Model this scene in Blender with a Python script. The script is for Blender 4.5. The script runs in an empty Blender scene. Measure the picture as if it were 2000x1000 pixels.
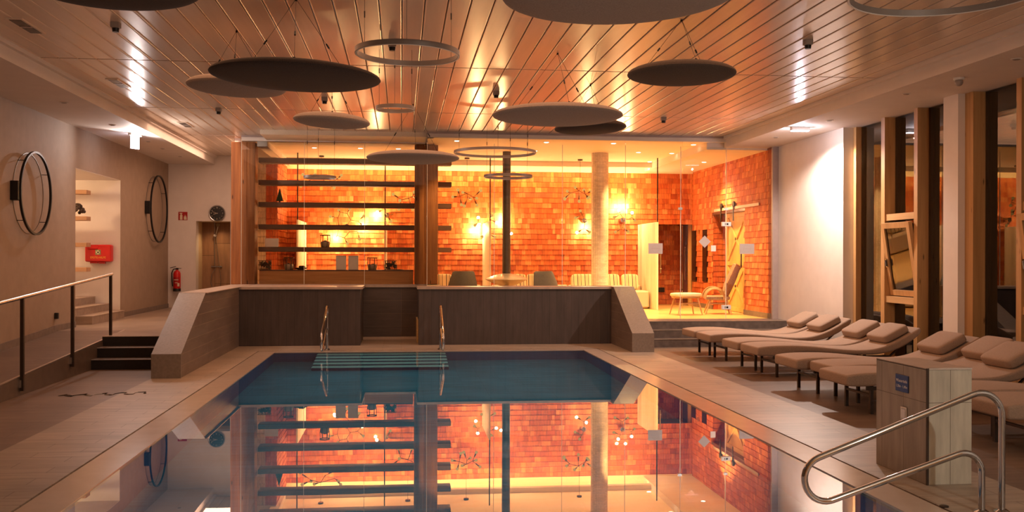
import bpy, bmesh, math, random
from math import sin, cos, pi, radians, atan
from mathutils import Vector, Matrix

SC = bpy.context.scene
COL = SC.collection
random.seed(7)

# ------------------------------------------------------------------ camera
cam = bpy.data.cameras.new('camera')
cam.sensor_width = 36.0
cam.lens = 1900.0 / 2000.0 * 36.0
cam.shift_y = 4.6 / 2000.0
cam.clip_end = 200
camo = bpy.data.objects.new('camera', cam)
COL.objects.link(camo)
YAW = atan(216 / 1900.0)
camo.matrix_world = (Matrix.Translation((0, 0, 1.65)) @ Matrix.Rotation(-YAW, 4, 'Z')
                     @ Matrix.Rotation(pi / 2, 4, 'X') @ Matrix.Rotation(0.0025, 4, 'Z'))
SC.camera = camo

# ------------------------------------------------------------------ world, exposure
W = bpy.data.worlds.new('dusk')
SC.world = W
W.use_nodes = True
W.node_tree.nodes['Background'].inputs['Color'].default_value = (0.05, 0.12, 0.26, 1)
W.node_tree.nodes['Background'].inputs['Strength'].default_value = 0.35
SC.view_settings.view_transform = 'Standard'
SC.view_settings.look = 'None'
SC.view_settings.gamma = 1.0
SC.view_settings.exposure = 0.0
SC.view_settings.use_curve_mapping = False
SC.cycles.use_denoising = True
SC.cycles.max_bounces = 12
SC.cycles.transparent_max_bounces = 24
SC.cycles.transmission_bounces = 8
SC.cycles.glossy_bounces = 5
SC.cycles.sample_clamp_indirect = 6.0
SC.cycles.caustics_refractive = True
SC.cycles.caustics_reflective = False


def lamp(name, kind, loc, energy, color, size=0.1, rot=None, size_y=None, spot=None, blend=0.6):
    l = bpy.data.lights.new(name, kind)
    l.energy = energy
    l.color = color
    if kind == 'AREA':
        l.size = size
        if size_y:
            l.shape = 'RECTANGLE'
            l.size_y = size_y
    else:
        l.shadow_soft_size = size
    if kind == 'SPOT':
        l.spot_size = spot or radians(100)
        l.spot_blend = blend
    o = bpy.data.objects.new(name, l)
    COL.objects.link(o)
    o.location = loc
    if rot:
        o.rotation_euler = rot
    return o


AMBER = (1.0, 0.47, 0.13)
WARM = (1.0, 0.56, 0.28)
# hall: added soft fill from above, stands for no fixture
lamp('hall_fill_down', 'AREA', (1.0, 13.6, 4.0), 370, (1.0, 0.47, 0.24), 9.5, size_y=10.0)
# added upward fill at pool level to lift the ceiling, no real source
lamp('hall_fill_up', 'AREA', (.54, 9.5, .03), 45, (1.0, 0.46, 0.23), 5.2, size_y=12.0, rot=(pi, 0, 0))
# added neutral fill out of view, brightens the block front and near deck
lamp('near_fill', 'POINT', (4.2, .8, 2.6), 260, (1.0, .95, .82), .05)
# invented light sheet just under the water, brightens the teal basin
lamp('basin_fill', 'AREA', (.54, 10.3, -.04), 50, (.5, 1.0, .95), 5.2, size_y=13.6)
# extra fill for the passage left of the lounge, no fixture there
lamp('passage_fill', 'AREA', (-3.9, 20.4, 4.06), 70, (1.0, .58, .38), 1.1, size_y=5.0)
# cove strip along the back of the lounge
lamp('cove_lamp', 'AREA', (2.3, 23.72, 3.93), 160, (1.0, 0.5, 0.13), 9.6, size_y=0.12, rot=(radians(35), 0, 0))

# ------------------------------------------------------------------ mesh builder


class MB:
    def __init__(self):
        self.v = []
        self.f = []

    def add(self, vs, fs, M=None):
        b = len(self.v)
        for p in vs:
            p = Vector(p)
            self.v.append(tuple(M @ p) if M else tuple(p))
        for f in fs:
            self.f.append(tuple(b + i for i in f))
        return self

    def box(self, x0, x1, y0, y1, z0, z1, M=None, bev=0):
        if bev:
            b = bev
            rings = []
            for z, k in ((z0, b), (z0 + b, 0), (z1 - b, 0), (z1, b)):
                r = []
                for (sx, sy) in ((0, 0), (1, 0), (1, 1), (0, 1)):
                    X = x1 if sx else x0
                    Y = y1 if sy else y0
                    dx = -1 if sx else 1
                    dy = -1 if sy else 1
                    pa = (X + dx * (b + k), Y + dy * k, z)
                    pb = (X + dx * k, Y + dy * (b + k), z)
                    if (sx, sy) in ((0, 0), (1, 1)):
                        r += [pb, pa]
                    else:
                        r += [pa, pb]
                rings.append(r)
            return self.loft(rings, M)
        vs = [(x0, y0, z0), (x1, y0, z0), (x1, y1, z0), (x0, y1, z0), (x0, y0, z1), (x1, y0, z1), (x1, y1, z1), (x0, y1, z1)]
        fs = [(0, 3, 2, 1), (4, 5, 6, 7), (0, 1, 5, 4), (1, 2, 6, 5), (2, 3, 7, 6), (3, 0, 4, 7)]
        return self.add(vs, fs, M)

    def loft(self, rings, M=None, caps=True, close=True):
        n = len(rings[0])
        vs = [p for r in rings for p in r]
        fs = []
        for i in range(len(rings) - 1):
            for j in range(n if close else n - 1):
                k = (j + 1) % n
                fs.append((i * n + j, i * n + k, (i + 1) * n + k, (i + 1) * n + j))
        if caps:
            fs.append(tuple(range(n - 1, -1, -1)))
            m = (len(rings) - 1) * n
            fs.append(tuple(range(m, m + n)))
        return self.add(vs, fs, M)

    def prism(self, poly, axis, a, b, M=None):
        """poly: 2D outline; axis x: (y,z), axis y: (x,z), axis z: (x,y)"""
        def P(p, t):
            return {'x': (t, p[0], p[1]), 'y': (p[0], t, p[1]), 'z': (p[0], p[1], t)}[axis]
        return self.loft([[P(p, a) for p in poly], [P(p, b) for p in poly]], M)

    def cyl(self, p0, p1, r0, r1=None, n=12, caps=True):
        p0, p1 = Vector(p0), Vector(p1)
        r1 = r0 if r1 is None else r1
        d = (p1 - p0).normalized()
        a = Vector((0, 0, 1)) if abs(d.z) < .9 else Vector((1, 0, 0))
        u = d.cross(a).normalized()
        w = d.cross(u)
        rings = [[tuple(p + (u * cos(2 * pi * k / n) + w * sin(2 * pi * k / n)) * r) for k in range(n)] for p, r in ((p0, r0), (p1, r1))]
        return self.loft(rings, None, caps)

    def tube(self, path, r, n=10, closed=False):
        P = [Vector(p) for p in path]
        m = len(P)
        rings = []
        u = None
        for i in range(m):
            if closed:
                t = (P[(i + 1) % m] - P[i - 1]).normalized()
            else:
                t = (P[min(i + 1, m - 1)] - P[max(i - 1, 0)]).normalized()
            if u is None:
                a = Vector((0, 0, 1)) if abs(t.z) < .9 else Vector((1, 0, 0))
                u = t.cross(a).normalized()
            u = (u - t * u.dot(t)).normalized()
            w = t.cross(u)
            rr = r[i] if isinstance(r, (list, tuple)) else r
            rings.append([tuple(P[i] + (u * cos(2 * pi * k / n) + w * sin(2 * pi * k / n)) * rr) for k in range(n)])
        if closed:
            rings.append(rings[0])
        return self.loft(rings, None, not closed)

    def lathe(self, prof, n=32, M=None, c=(0, 0, 0)):
        rings = [[(c[0] + max(r, 1e-4) * cos(2 * pi * k / n), c[1] + max(r, 1e-4) * sin(2 * pi * k / n), c[2] + z) for k in range(n)] for r, z in prof]
        return self.loft(rings, M)

    def ball(self, c, r, n=12, m=8, sc=(1, 1, 1)):
        rings = []
        for i in range(m + 1):
            t = -pi / 2 + pi * i / m
            rr = max(cos(t), 1e-3) * r
            rings.append([(c[0] + sc[0] * rr * cos(2 * pi * k / n), c[1] + sc[1] * rr * sin(2 * pi * k / n), c[2] + sc[2] * r * sin(t)) for k in range(n)])
        return self.loft(rings)

    def superq(self, s, e1=.35, e2=.35, n=28, m=14, M=None):
        """rounded cushion of half sizes s"""
        def f(w, e):
            return math.copysign(abs(w) ** e, w)
        rings = []
        for i in range(m + 1):
            t = -pi / 2 + pi * i / m
            t = max(min(t, pi / 2 - 1e-3), -pi / 2 + 1e-3)
            rings.append([(s[0] * f(cos(t), e1) * f(cos(2 * pi * k / n), e2), s[1] * f(cos(t), e1) * f(sin(2 * pi * k / n), e2), s[2] * f(sin(t), e1)) for k in range(n)])
        return self.loft(rings, M)

    def torus(self, R, r, n=64, k=10, M=None, sz=1.0):
        rings = []
        for i in range(n + 1):
            a = 2 * pi * i / n
            rings.append([((R + r * cos(2 * pi * j / k)) * cos(a), (R + r * cos(2 * pi * j / k)) * sin(a), sz * r * sin(2 * pi * j / k)) for j in range(k)])
        return self.loft(rings, M, caps=False)

    def band(self, R, w, h, n=72, M=None):
        """flat ring: rectangular section w wide, h high"""
        rings = []
        for i in range(n + 1):
            a = 2 * pi * i / n
            rings.append([((R + dx) * cos(a), (R + dx) * sin(a), dz) for dx, dz in ((-w / 2, -h / 2), (w / 2, -h / 2), (w / 2, h / 2), (-w / 2, h / 2))])
        return self.loft(rings, M, caps=False)

    def build(self, name, mt, parent=None, smooth=True):
        me = bpy.data.meshes.new(name)
        me.from_pydata(self.v, [], self.f)
        bm = bmesh.new()
        bm.from_mesh(me)
        bmesh.ops.remove_doubles(bm, verts=bm.verts, dist=1e-6)
        bmesh.ops.recalc_face_normals(bm, faces=bm.faces)
        bm.to_mesh(me)
        bm.free()
        if smooth:
            for p in me.polygons:
                p.use_smooth = True
            me.set_sharp_from_angle(angle=radians(38))
        if mt is not None:
            me.materials.append(mt)
        o = bpy.data.objects.new(name, me)
        COL.objects.link(o)
        if parent is not None:
            o.parent = parent
        return o


def tag(o, label=None, cat=None, group=None, kind=None):
    if label:
        o['label'] = label
    if cat:
        o['category'] = cat
    if group:
        o['group'] = group
    if kind:
        o['kind'] = kind
    return o


def thing(name, label, cat, loc=(0, 0, 0), rz=0, group=None):
    o = bpy.data.objects.new(name, None)
    o.empty_display_size = .1
    COL.objects.link(o)
    o.location = loc
    o.rotation_euler = (0, 0, rz)
    return tag(o, label, cat, group)


def struct(name, mb, mt, parent=None, smooth=False):
    o = mb.build(name, mt, parent, smooth)
    if parent is None:
        o['kind'] = 'structure'
    return o


def copy_tree(o, parent=None):
    kids = [x for x in list(COL.objects) if x.parent == o]
    cpy = o.copy()
    COL.objects.link(cpy)
    if parent is not None:
        cpy.parent = parent
    for ch in kids:
        copy_tree(ch, cpy)
    return cpy


def text(name, body, size, mt, parent, M, align='CENTER', depth=0.0008):
    cu = bpy.data.curves.new(name, 'FONT')
    cu.body = body
    cu.size = size
    cu.align_x = align
    cu.align_y = 'CENTER'
    cu.extrude = depth
    t = bpy.data.objects.new(name, cu)
    COL.objects.link(t)
    dg = bpy.context.evaluated_depsgraph_get()
    me = bpy.data.meshes.new_from_object(t.evaluated_get(dg))
    bpy.data.objects.remove(t)
    me.transform(M)
    me.materials.clear()
    me.materials.append(mt)
    o = bpy.data.objects.new(name, me)
    COL.objects.link(o)
    if parent is not None:
        o.parent = parent
    return o


# ------------------------------------------------------------------ materials
def newmat(name):
    m = bpy.data.materials.new(name)
    m.use_nodes = True
    nt = m.node_tree
    return m, nt, nt.nodes['Principled BSDF']


def pset(b, col=None, rough=None, metal=None, spec=None, coat=None):
    if col:
        b.inputs['Base Color'].default_value = (*col, 1)
    if rough is not None:
        b.inputs['Roughness'].default_value = rough
    if metal is not None:
        b.inputs['Metallic'].default_value = metal
    if spec is not None:
        b.inputs['Specular IOR Level'].default_value = spec
    if coat is not None:
        b.inputs['Coat Weight'].default_value = coat


def mix(nt, a, b, fac, blend='MIX'):
    n = nt.nodes.new('ShaderNodeMix')
    n.data_type = 'RGBA'
    n.blend_type = blend
    for s, v in ((n.inputs[6], a), (n.inputs[7], b), (n.inputs[0], fac)):
        if hasattr(v, 'is_linked') or hasattr(v, 'links'):
            nt.links.new(v, s)
        elif isinstance(v, (int, float)):
            s.default_value = v
        else:
            s.default_value = (*v, 1)
    return n.outputs[2]


def noise(nt, scale=5, detail=4, stretch=None, rough=.5, rot=None):
    tc = nt.nodes.new('ShaderNodeTexCoord')
    mp = nt.nodes.new('ShaderNodeMapping')
    nt.links.new(tc.outputs['Object'], mp.inputs['Vector'])
    if stretch:
        mp.inputs['Scale'].default_value = stretch
    if rot:
        mp.inputs['Rotation'].default_value = rot
    n = nt.nodes.new('ShaderNodeTexNoise')
    n.inputs['Scale'].default_value = scale
    n.inputs['Detail'].default_value = detail
    n.inputs['Roughness'].default_value = rough
    nt.links.new(mp.outputs['Vector'], n.inputs['Vector'])
    return n.outputs['Fac']


def ramp(nt, fac, stops):
    r = nt.nodes.new('ShaderNodeValToRGB')
    nt.links.new(fac, r.inputs['Fac'])
    e = r.color_ramp.elements
    while len(e) < len(stops):
        e.new(.5)
    for el, (p, c) in zip(e, stops):
        el.position = p
        el.color = (*c, 1)
    return r.outputs['Color']


def bump(nt, b, h, strength=.2, dist=.01):
    n = nt.nodes.new('ShaderNodeBump')
    n.inputs['Strength'].default_value = strength
    n.inputs['Distance'].default_value = dist
    nt.links.new(h, n.inputs['Height'])
    nt.links.new(n.outputs['Normal'], b.inputs['Normal'])


def plain(name, col, rough=.6, metal=0, var=.12, scale=14, bmp=0, spec=None, coat=None):
    m, nt, b = newmat(name)
    pset(b, col, rough, metal, spec, coat)
    if var:
        f = noise(nt, scale, 5)
        d = tuple(x * (1 - var) for x in col)
        l = tuple(min(1, x * (1 + var)) for x in col)
        nt.links.new(ramp(nt, f, [(.3, d), (.7, l)]), b.inputs['Base Color'])
        if bmp:
            bump(nt, b, f, bmp)
    return m


def wood(name, c1, c2, axis='z', rough=.55, scale=6, knots=False, bmp=.15, coat=None):
    m, nt, b = newmat(name)
    st = {'x': (.06, 1, 1), 'y': (1, .06, 1), 'z': (1, 1, .06)}[axis]
    f = noise(nt, scale * 4, 6, st, .6)
    g = noise(nt, scale * .8, 2, st)
    col = ramp(nt, f, [(.3, c1), (.7, c2)])
    col = mix(nt, col, tuple(x * .6 for x in c1), ramp(nt, g, [(.45, (0, 0, 0)), (.75, (.7, .7, .7))]))
    if knots:
        tc = nt.nodes.new('ShaderNodeTexCoord')
        mp = nt.nodes.new('ShaderNodeMapping')
        mp.inputs['Scale'].default_value = {'x': (1.2, 5, 5), 'y': (5, 1.2, 5), 'z': (5, 5, 1.2)}[axis]
        nt.links.new(tc.outputs['Object'], mp.inputs['Vector'])
        v = nt.nodes.new('ShaderNodeTexVoronoi')
        v.inputs['Scale'].default_value = 1.6
        nt.links.new(mp.outputs['Vector'], v.inputs['Vector'])
        k = ramp(nt, v.outputs['Distance'], [(.05, (1, 1, 1)), (.12, (0, 0, 0))])
        col = mix(nt, col, tuple(x * .25 for x in c1), k)
    nt.links.new(col, b.inputs['Base Color'])
    pset(b, None, rough, 0, None, coat)
    bump(nt, b, f, bmp)
    return m


def tiles(name, c1, c2, mortar, bw, bh, plane='xy', off=.5, rough=.45, gap=.004, grain=None, swap=False, spec=None, bias=0.0):
    """planked / tiled surface; bw along the first axis, bh along the second"""
    m, nt, b = newmat(name)
    tc = nt.nodes.new('ShaderNodeTexCoord')
    sp = nt.nodes.new('ShaderNodeSeparateXYZ')
    nt.links.new(tc.outputs['Object'], sp.inputs[0])
    cb = nt.nodes.new('ShaderNodeCombineXYZ')
    ax = {'x': 0, 'y': 1, 'z': 2}
    nt.links.new(sp.outputs[ax[plane[0]]], cb.inputs[0])
    nt.links.new(sp.outputs[ax[plane[1]]], cb.inputs[1])
    br = nt.nodes.new('ShaderNodeTexBrick')
    nt.links.new(cb.outputs[0], br.inputs['Vector'])
    br.offset = off
    br.inputs['Scale'].default_value = 1
    br.inputs['Brick Width'].default_value = bw
    br.inputs['Row Height'].default_value = bh
    br.inputs['Mortar Size'].default_value = gap
    br.inputs['Mortar Smooth'].default_value = .1
    br.inputs['Bias'].default_value = bias
    br.inputs['Color1'].default_value = (*c1, 1)
    br.inputs['Color2'].default_value = (*c2, 1)
    br.inputs['Mortar'].default_value = (*mortar, 1)
    st = {'x': (.15, 1, 1), 'y': (1, .15, 1), 'z': (1, 1, .15)}[grain or plane[0]]
    f = noise(nt, 14, 6, st, .6)
    g = noise(nt, 1.3, 4)
    col = mix(nt, br.outputs['Color'], ramp(nt, f, [(.3, (.78, .78, .78)), (.7, (1.15, 1.15, 1.15))]), 1.0, 'MULTIPLY')
    col = mix(nt, col, ramp(nt, g, [(.3, (.85, .85, .85)), (.7, (1.1, 1.1, 1.1))]), 1.0, 'MULTIPLY')
    nt.links.new(col, b.inputs['Base Color'])
    pset(b, None, rough, 0, spec)
    n = nt.nodes.new('ShaderNodeBump')
    n.inputs['Strength'].default_value = .3
    n.inputs['Distance'].default_value = .003
    n.invert = True
    nt.links.new(br.outputs['Fac'], n.inputs['Height'])
    nt.links.new(n.outputs['Normal'], b.inputs['Normal'])
    return m


def island(name, cols, rough=.6, grain=(1, 1, .08), gs=40, amt=.35):
    """colour varies per piece"""
    m, nt, b = newmat(name)
    ge = nt.nodes.new('ShaderNodeNewGeometry')
    n = len(cols)
    col = ramp(nt, ge.outputs['Random Per Island'], [(i / (n - 1), c) for i, c in enumerate(cols)])
    f = noise(nt, gs, 4, grain)
    col = mix(nt, col, ramp(nt, f, [(.3, (1 - amt,) * 3), (.7, (1 + amt * .5,) * 3)]), 1.0, 'MULTIPLY')
    nt.links.new(col, b.inputs['Base Color'])
    pset(b, None, rough)
    bump(nt, b, f, .15)
    return m


def glow(name, col, strength, sample=False):
    m = bpy.data.materials.new(name)
    m.use_nodes = True
    nt = m.node_tree
    nt.nodes.remove(nt.nodes['Principled BSDF'])
    e = nt.nodes.new('ShaderNodeEmission')
    e.inputs['Color'].default_value = (*col, 1)
    e.inputs['Strength'].default_value = strength
    nt.links.new(e.outputs[0], nt.nodes['Material Output'].inputs['Surface'])
    if not sample:
        m.cycles.emission_sampling = 'NONE'
    return m


def pane_mat(name, tint=(.97, .98, .97), ior=1.45):
    m = bpy.data.materials.new(name)
    m.use_nodes = True
    nt = m.node_tree
    nt.nodes.remove(nt.nodes['Principled BSDF'])
    fr = nt.nodes.new('ShaderNodeFresnel')
    fr.inputs['IOR'].default_value = ior
    t = nt.nodes.new('ShaderNodeBsdfTransparent')
    t.inputs['Color'].default_value = (*tint, 1)
    g = nt.nodes.new('ShaderNodeBsdfGlossy')
    g.inputs['Roughness'].default_value = 0.0
    mx = nt.nodes.new('ShaderNodeMixShader')
    nt.links.new(fr.outputs[0], mx.inputs[0])
    nt.links.new(t.outputs[0], mx.inputs[1])
    nt.links.new(g.outputs[0], mx.inputs[2])
    nt.links.new(mx.outputs[0], nt.nodes['Material Output'].inputs['Surface'])
    return m


def water_mat():
    m = bpy.data.materials.new('pool water')
    m.use_nodes = True
    nt = m.node_tree
    nt.nodes.remove(nt.nodes['Principled BSDF'])
    fr = nt.nodes.new('ShaderNodeFresnel')
    fr.inputs['IOR'].default_value = 1.33
    r = nt.nodes.new('ShaderNodeBsdfRefraction')
    r.inputs['IOR'].default_value = 1.33
    r.inputs['Roughness'].default_value = 0.0
    r.inputs['Color'].default_value = (.6, .95, 1, 1)
    g = nt.nodes.new('ShaderNodeBsdfGlossy')
    g.inputs['Roughness'].default_value = 0.0
    g.inputs['Color'].default_value = (1, 1, 1, 1)
    mx = nt.nodes.new('ShaderNodeMixShader')
    f = noise(nt, 1.1, 2)
    bn = nt.nodes.new('ShaderNodeBump')
    bn.inputs['Strength'].default_value = .05
    bn.inputs['Distance'].default_value = .004
    nt.links.new(f, bn.inputs['Height'])
    for s in (fr, r, g):
        nt.links.new(bn.outputs['Normal'], s.inputs['Normal'])
    mr = nt.nodes.new('ShaderNodeMapRange')
    mr.inputs['To Min'].default_value = .52
    mr.inputs['To Max'].default_value = .66
    nt.links.new(fr.outputs[0], mr.inputs['Value'])
    nt.links.new(mr.outputs[0], mx.inputs[0])
    nt.links.new(r.outputs[0], mx.inputs[1])
    nt.links.new(g.outputs[0], mx.inputs[2])
    nt.links.new(mx.outputs[0], nt.nodes['Material Output'].inputs['Surface'])
    return m


M = {}
M['floor_dark'] = tiles('dark plank tile', (.20, .14, .105), (.17, .118, .09), (.10, .07, .055), 1.2, .2, 'xy', .33, .38, .003)
M['floor_light'] = tiles('light plank tile', (.39, .315, .25), (.34, .275, .215), (.2, .15, .115), .9, .2, 'xy', .37, .42, .004)
M['floor_plat'] = tiles('platform plank tile', (.36, .27, .21), (.32, .24, .185), (.22, .16, .125), 1.2, .3, 'xy', .4, .35, .003)
M['floor_lounge'] = tiles('lounge oak floor', (.78, .52, .23), (.70, .46, .2), (.5, .3, .12), 1.4, .16, 'xy', .4, .32, .002)
M['lip'] = plain('pale stone lip', (.50, .415, .355), .2, 0, .05, 5)
M['par_front'] = tiles('dark plank wall tile', (.065, .048, .043), (.056, .042, .038), (.03, .022, .02), 2.0, .142, 'zx', .0, .45, .003, grain='z')
M['par_side'] = tiles('dark plank side tile', (.165, .12, .095), (.145, .105, .083), (.30, .22, .15), 1.2, .16, 'yz', .4, .42, .003, grain='y')
M['par_recess'] = tiles('recess plank tile', (.085, .062, .052), (.075, .055, .047), (.16, .115, .08), 1.6, .26, 'xz', .0, .45, .003, grain='x')
M['coping'] = plain('stone coping', (.42, .33, .27), .4, 0, .1, 9)
M['slope'] = plain('stone slab', (.23, .19, .16), .42, 0, .12, 30)
M['riser_black'] = plain('near black tile', (.014, .011, .01), .45, 0, .2, 20)
M['riser'] = plain('dark stone riser', (.12, .09, .075), .4, 0, .3, 9)
M['tread'] = plain('dark step tile', (.13, .10, .085), .4, 0, .15, 20)
M['nosing'] = plain('step nosing metal', (.75, .66, .58), .3, .9, 0)
M['white'] = plain('white plaster', (.80, .74, .69), .75, 0, .03, 4)
M['soffit'] = plain('white soffit plaster', (.78, .71, .65), .7, 0, .03, 3)
M['taupe'] = plain('taupe wall plaster', (.34, .245, .175), .75, 0, .06, 6, .05)
M['tray'] = plain('textured lounge ceiling', (.92, .82, .66), .85, 0, .06, 60, .2)
M['plank'] = None
M['basin'] = tiles('teal pool tile', (.07, .40, .62), (.06, .37, .58), (.05, .3, .5), .3, .3, 'xy', 0, .5, .003)
M['basin_wall'] = plain('navy pool wall tile', (.02, .16, .40), .5, 0, .15, 10)
M['stair_tread'] = plain('pale stair tread', (.85, .98, .98), .5, 0, .05, 8)
M['stair_riser'] = plain('navy stair riser', (.012, .05, .16), .5, 0, .1, 8)
M['water'] = water_mat()
M['glass'] = pane_mat('clear glass', (.97, .98, .97), 1.32)
M['glass_dark'] = pane_mat('window glass', (.80, .82, .84), 2.1)
M['glass_edge'] = plain('glass edge', (.75, .70, .58), .2, 0, 0)
M['rail_alu'] = plain('brushed rail profile', (.42, .33, .30), .45, .1, .05)
M['steel'] = plain('brushed steel', (.62, .60, .58), .22, 1, .05, 30)
M['chrome'] = plain('polished chrome', (.42, .425, .44), .09, 1, 0)
M['timber'] = wood('rough old timber', (.24, .08, .024), (.46, .18, .052), 'z', .7, 5, True, .4)
M['timber_x'] = wood('rough timber board', (.60, .27, .09), (.80, .40, .15), 'x', .65, 5, True, .3)
M['shelf'] = wood('dark shelf timber', (.11, .055, .035), (.20, .10, .06), 'x', .65, 5, False, .2)
M['pine'] = wood('larch window timber', (.50, .27, .10), (.62, .36, .15), 'z', .5, 5, True, .1)
M['pine_y'] = wood('larch cross timber', (.55, .33, .14), (.66, .42, .2), 'y', .5, 5, True, .1)
M['palewood'] = wood('pale board', (.80, .70, .56), (.88, .79, .66), 'z', .6, 4, False, .05)
M['shelfpale'] = wood('pale brown board', (.45, .25, .13), (.55, .32, .18), 'x', .6, 4)
M['shingle'] = island('cedar shingle', [(.44, .08, .018), (.66, .19, .05), (.52, .11, .028), (.80, .32, .12), (.48, .09, .02), (.62, .155, .04), (.40, .066, .014), (.72, .235, .07)], .65)
M['shingle_pale'] = island('grey shingle', [(.55, .42, .32), (.62, .48, .38), (.5, .38, .3)], .65)
M['black'] = plain('matt black metal', (.012, .011, .011), .45, .3, .1)
M['blackgloss'] = plain('black enamel', (.02, .018, .017), .25, 0, .05)
M['pipe'] = plain('flue pipe dark steel', (.075, .06, .052), .38, .7, .1)
M['copper'] = plain('pewter bowl', (.36, .315, .285), .34, .45, .06, 20)
M['felt_dark'] = plain('dark brown felt', (.04, .028, .024), .95, 0, .25, 90)
M['felt_grey'] = plain('grey felt', (.33, .28, .25), .95, 0, .15, 90)
M['felt_mid'] = plain('taupe felt', (.085, .064, .053), .95, 0, .2, 90)
M['ringgrey'] = plain('grey ring profile', (.22, .19, .175), .45, .3, .05)
M['fabric'] = plain('taupe lounger fabric', (.335, .24, .18), .92, 0, .14, 120, .15)
M['chairgrey'] = plain('charcoal felt upholstery', (.085, .08, .085), .95, 0, .3, 100, .1)
M['legbrown'] = plain('bronze leg metal', (.06, .042, .033), .42, .6, .1)
M['sofa'] = plain('beige sofa fabric', (.66, .52, .40), .9, 0, .06, 60)
M['red'] = plain('red enamel', (.62, .012, .01), .35, 0, .05)
M['signred'] = plain('sign red', (.42, .008, .008), .45, 0, 0)
M['cream'] = plain('cream print', (.78, .66, .48), .5, 0, 0)
M['greenprint'] = plain('olive green print', (.22, .30, .12), .5, 0, 0)
M['yellowprint'] = plain('yellow print', (.95, .55, .06), .5, 0, 0)
M['blue'] = plain('navy sign enamel', (.008, .06, .27), .35, 0, 0)
M['whiteprint'] = plain('white print', (.85, .85, .88), .5, 0, 0)
M['paper'] = plain('paper', (.90, .80, .72), .7, 0, .02)
M['notice'] = plain('notice paper', (.50, .43, .40), .7, 0, .02)
M['greyprint'] = plain('grey print', (.45, .36, .32), .7, 0, 0)
M['plastic'] = plain('white plastic', (.78, .74, .70), .4, 0, 0)
M['greyplastic'] = plain('grey device plastic', (.34, .29, .26), .45, 0, .05)
M['rattan'] = wood('woven rattan', (.33, .19, .09), (.52, .34, .18), 'x', .6, 14, False, .5)
M['rattan_shell'] = plain('rattan shell fabric', (.30, .21, .15), .85, 0, .3, 60, .4)
M['oakleg'] = wood('oak leg', (.50, .30, .14), (.62, .40, .2), 'z', .5, 5)
M['cushion'] = plain('cream seat cushion', (.75, .6, .44), .9, 0, .08, 50)
M['oxwood'] = wood('brown red door glass', (.10, .03, .015), (.16, .05, .022), 'z', .3, 4)
M['barn'] = wood('yellow pine door', (.62, .36, .10), (.75, .47, .16), 'z', .55, 4)
M['gold'] = plain('brass rod', (.75, .55, .25), .3, .9, 0)
M['bulb_dim'] = glow('bulb amber', (1.0, .55, .13), .75)
M['bulb_lit'] = glow('bulb lit', (1.0, .72, .36), 30)
M['lamp_cold'] = glow('cold lamp diffuser', (.86, .84, 1.0), 14)
M['lamp_spot'] = glow('downlight diffuser', (1.0, .8, .5), 9)
M['bronze'] = plain('bronze arm', (.16, .095, .045), .4, .8, 0)
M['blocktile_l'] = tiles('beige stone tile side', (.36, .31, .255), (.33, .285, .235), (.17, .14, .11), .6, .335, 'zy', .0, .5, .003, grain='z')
M['blocktile_f'] = tiles('beige stone tile lit front', (.52, .49, .41), (.48, .455, .38), (.25, .22, .18), .6, .17, 'zx', .0, .5, .003, grain='z')  # paler, cooler than the side: light falling on the front put into the colour
M['mosaic'] = tiles('cream mosaic', (.88, .76, .62), (.78, .66, .52), (.5, .4, .3), .035, .035, 'xz', .0, .5, .004)
M['shower_tile'] = tiles('brown plank shower tile', (.30, .155, .08), (.40, .23, .12), (.12, .07, .04), 1.0, .42, 'zx', .3, .45, .005, grain='z')
M['conifer'] = plain('conifer green', (.035, .065, .02), .8, 0, .4, 60)
M['twig'] = plain('dark cones and twigs', (.06, .035, .022), .8, 0, .5, 60)
M['wicker'] = plain('dark wire', (.05, .03, .02), .6, .2, .3)
M['candle'] = plain('glass candle', (.35, .25, .16), .3, 0, 0)
M['facade'] = plain('neighbour facade', (.03, .028, .032), .8, 0, .2, 1)
M['puddle'] = plain('wet floor', (.02, .014, .011), .04, 0, 0)
M['stone'] = plain('dark tile skirting', (.19, .145, .12), .5, 0, .15, 12)


def plank_mat():
    m, nt, b = newmat('lacquered ceiling board')
    ge = nt.nodes.new('ShaderNodeNewGeometry')
    c0 = ramp(nt, ge.outputs['Random Per Island'], [(0, (.74, .61, .49)), (.5, (.80, .66, .53)), (1, (.77, .635, .51))])
    f = noise(nt, 14, 3, (1, .06, 1))
    col = mix(nt, c0, ramp(nt, f, [(.3, (.94,) * 3), (.7, (1.04,) * 3)]), 1.0, 'MULTIPLY')
    nt.links.new(col, b.inputs['Base Color'])
    b.inputs['Roughness'].default_value = .24
    b.inputs['Specular IOR Level'].default_value = .9
    return m


M['plank'] = plank_mat()


def stripes_mat():
    m, nt, b = newmat('striped cushion cloth')
    tc = nt.nodes.new('ShaderNodeTexCoord')
    sp = nt.nodes.new('ShaderNodeSeparateXYZ')
    nt.links.new(tc.outputs['Object'], sp.inputs[0])
    w = nt.nodes.new('ShaderNodeMath')
    w.operation = 'MULTIPLY'
    w.inputs[1].default_value = 5.5
    nt.links.new(sp.outputs[0], w.inputs[0])
    fr = nt.nodes.new('ShaderNodeMath')
    fr.operation = 'FRACT'
    nt.links.new(w.outputs[0], fr.inputs[0])
    cr = (.78, .64, .42)
    dk = (.10, .085, .08)
    r = ramp(nt, fr.outputs[0], [(0, cr), (.25, dk), (.36, cr), (.5, (.45, .36, .26)), (.56, cr), (.72, dk), (.80, cr)])
    for n in nt.nodes:
        if n.type == 'VALTORGB':
            n.color_ramp.interpolation = 'CONSTANT'
    nt.links.new(r, b.inputs['Base Color'])
    b.inputs['Roughness'].default_value = .9
    return m


M['stripes'] = stripes_mat()

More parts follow.
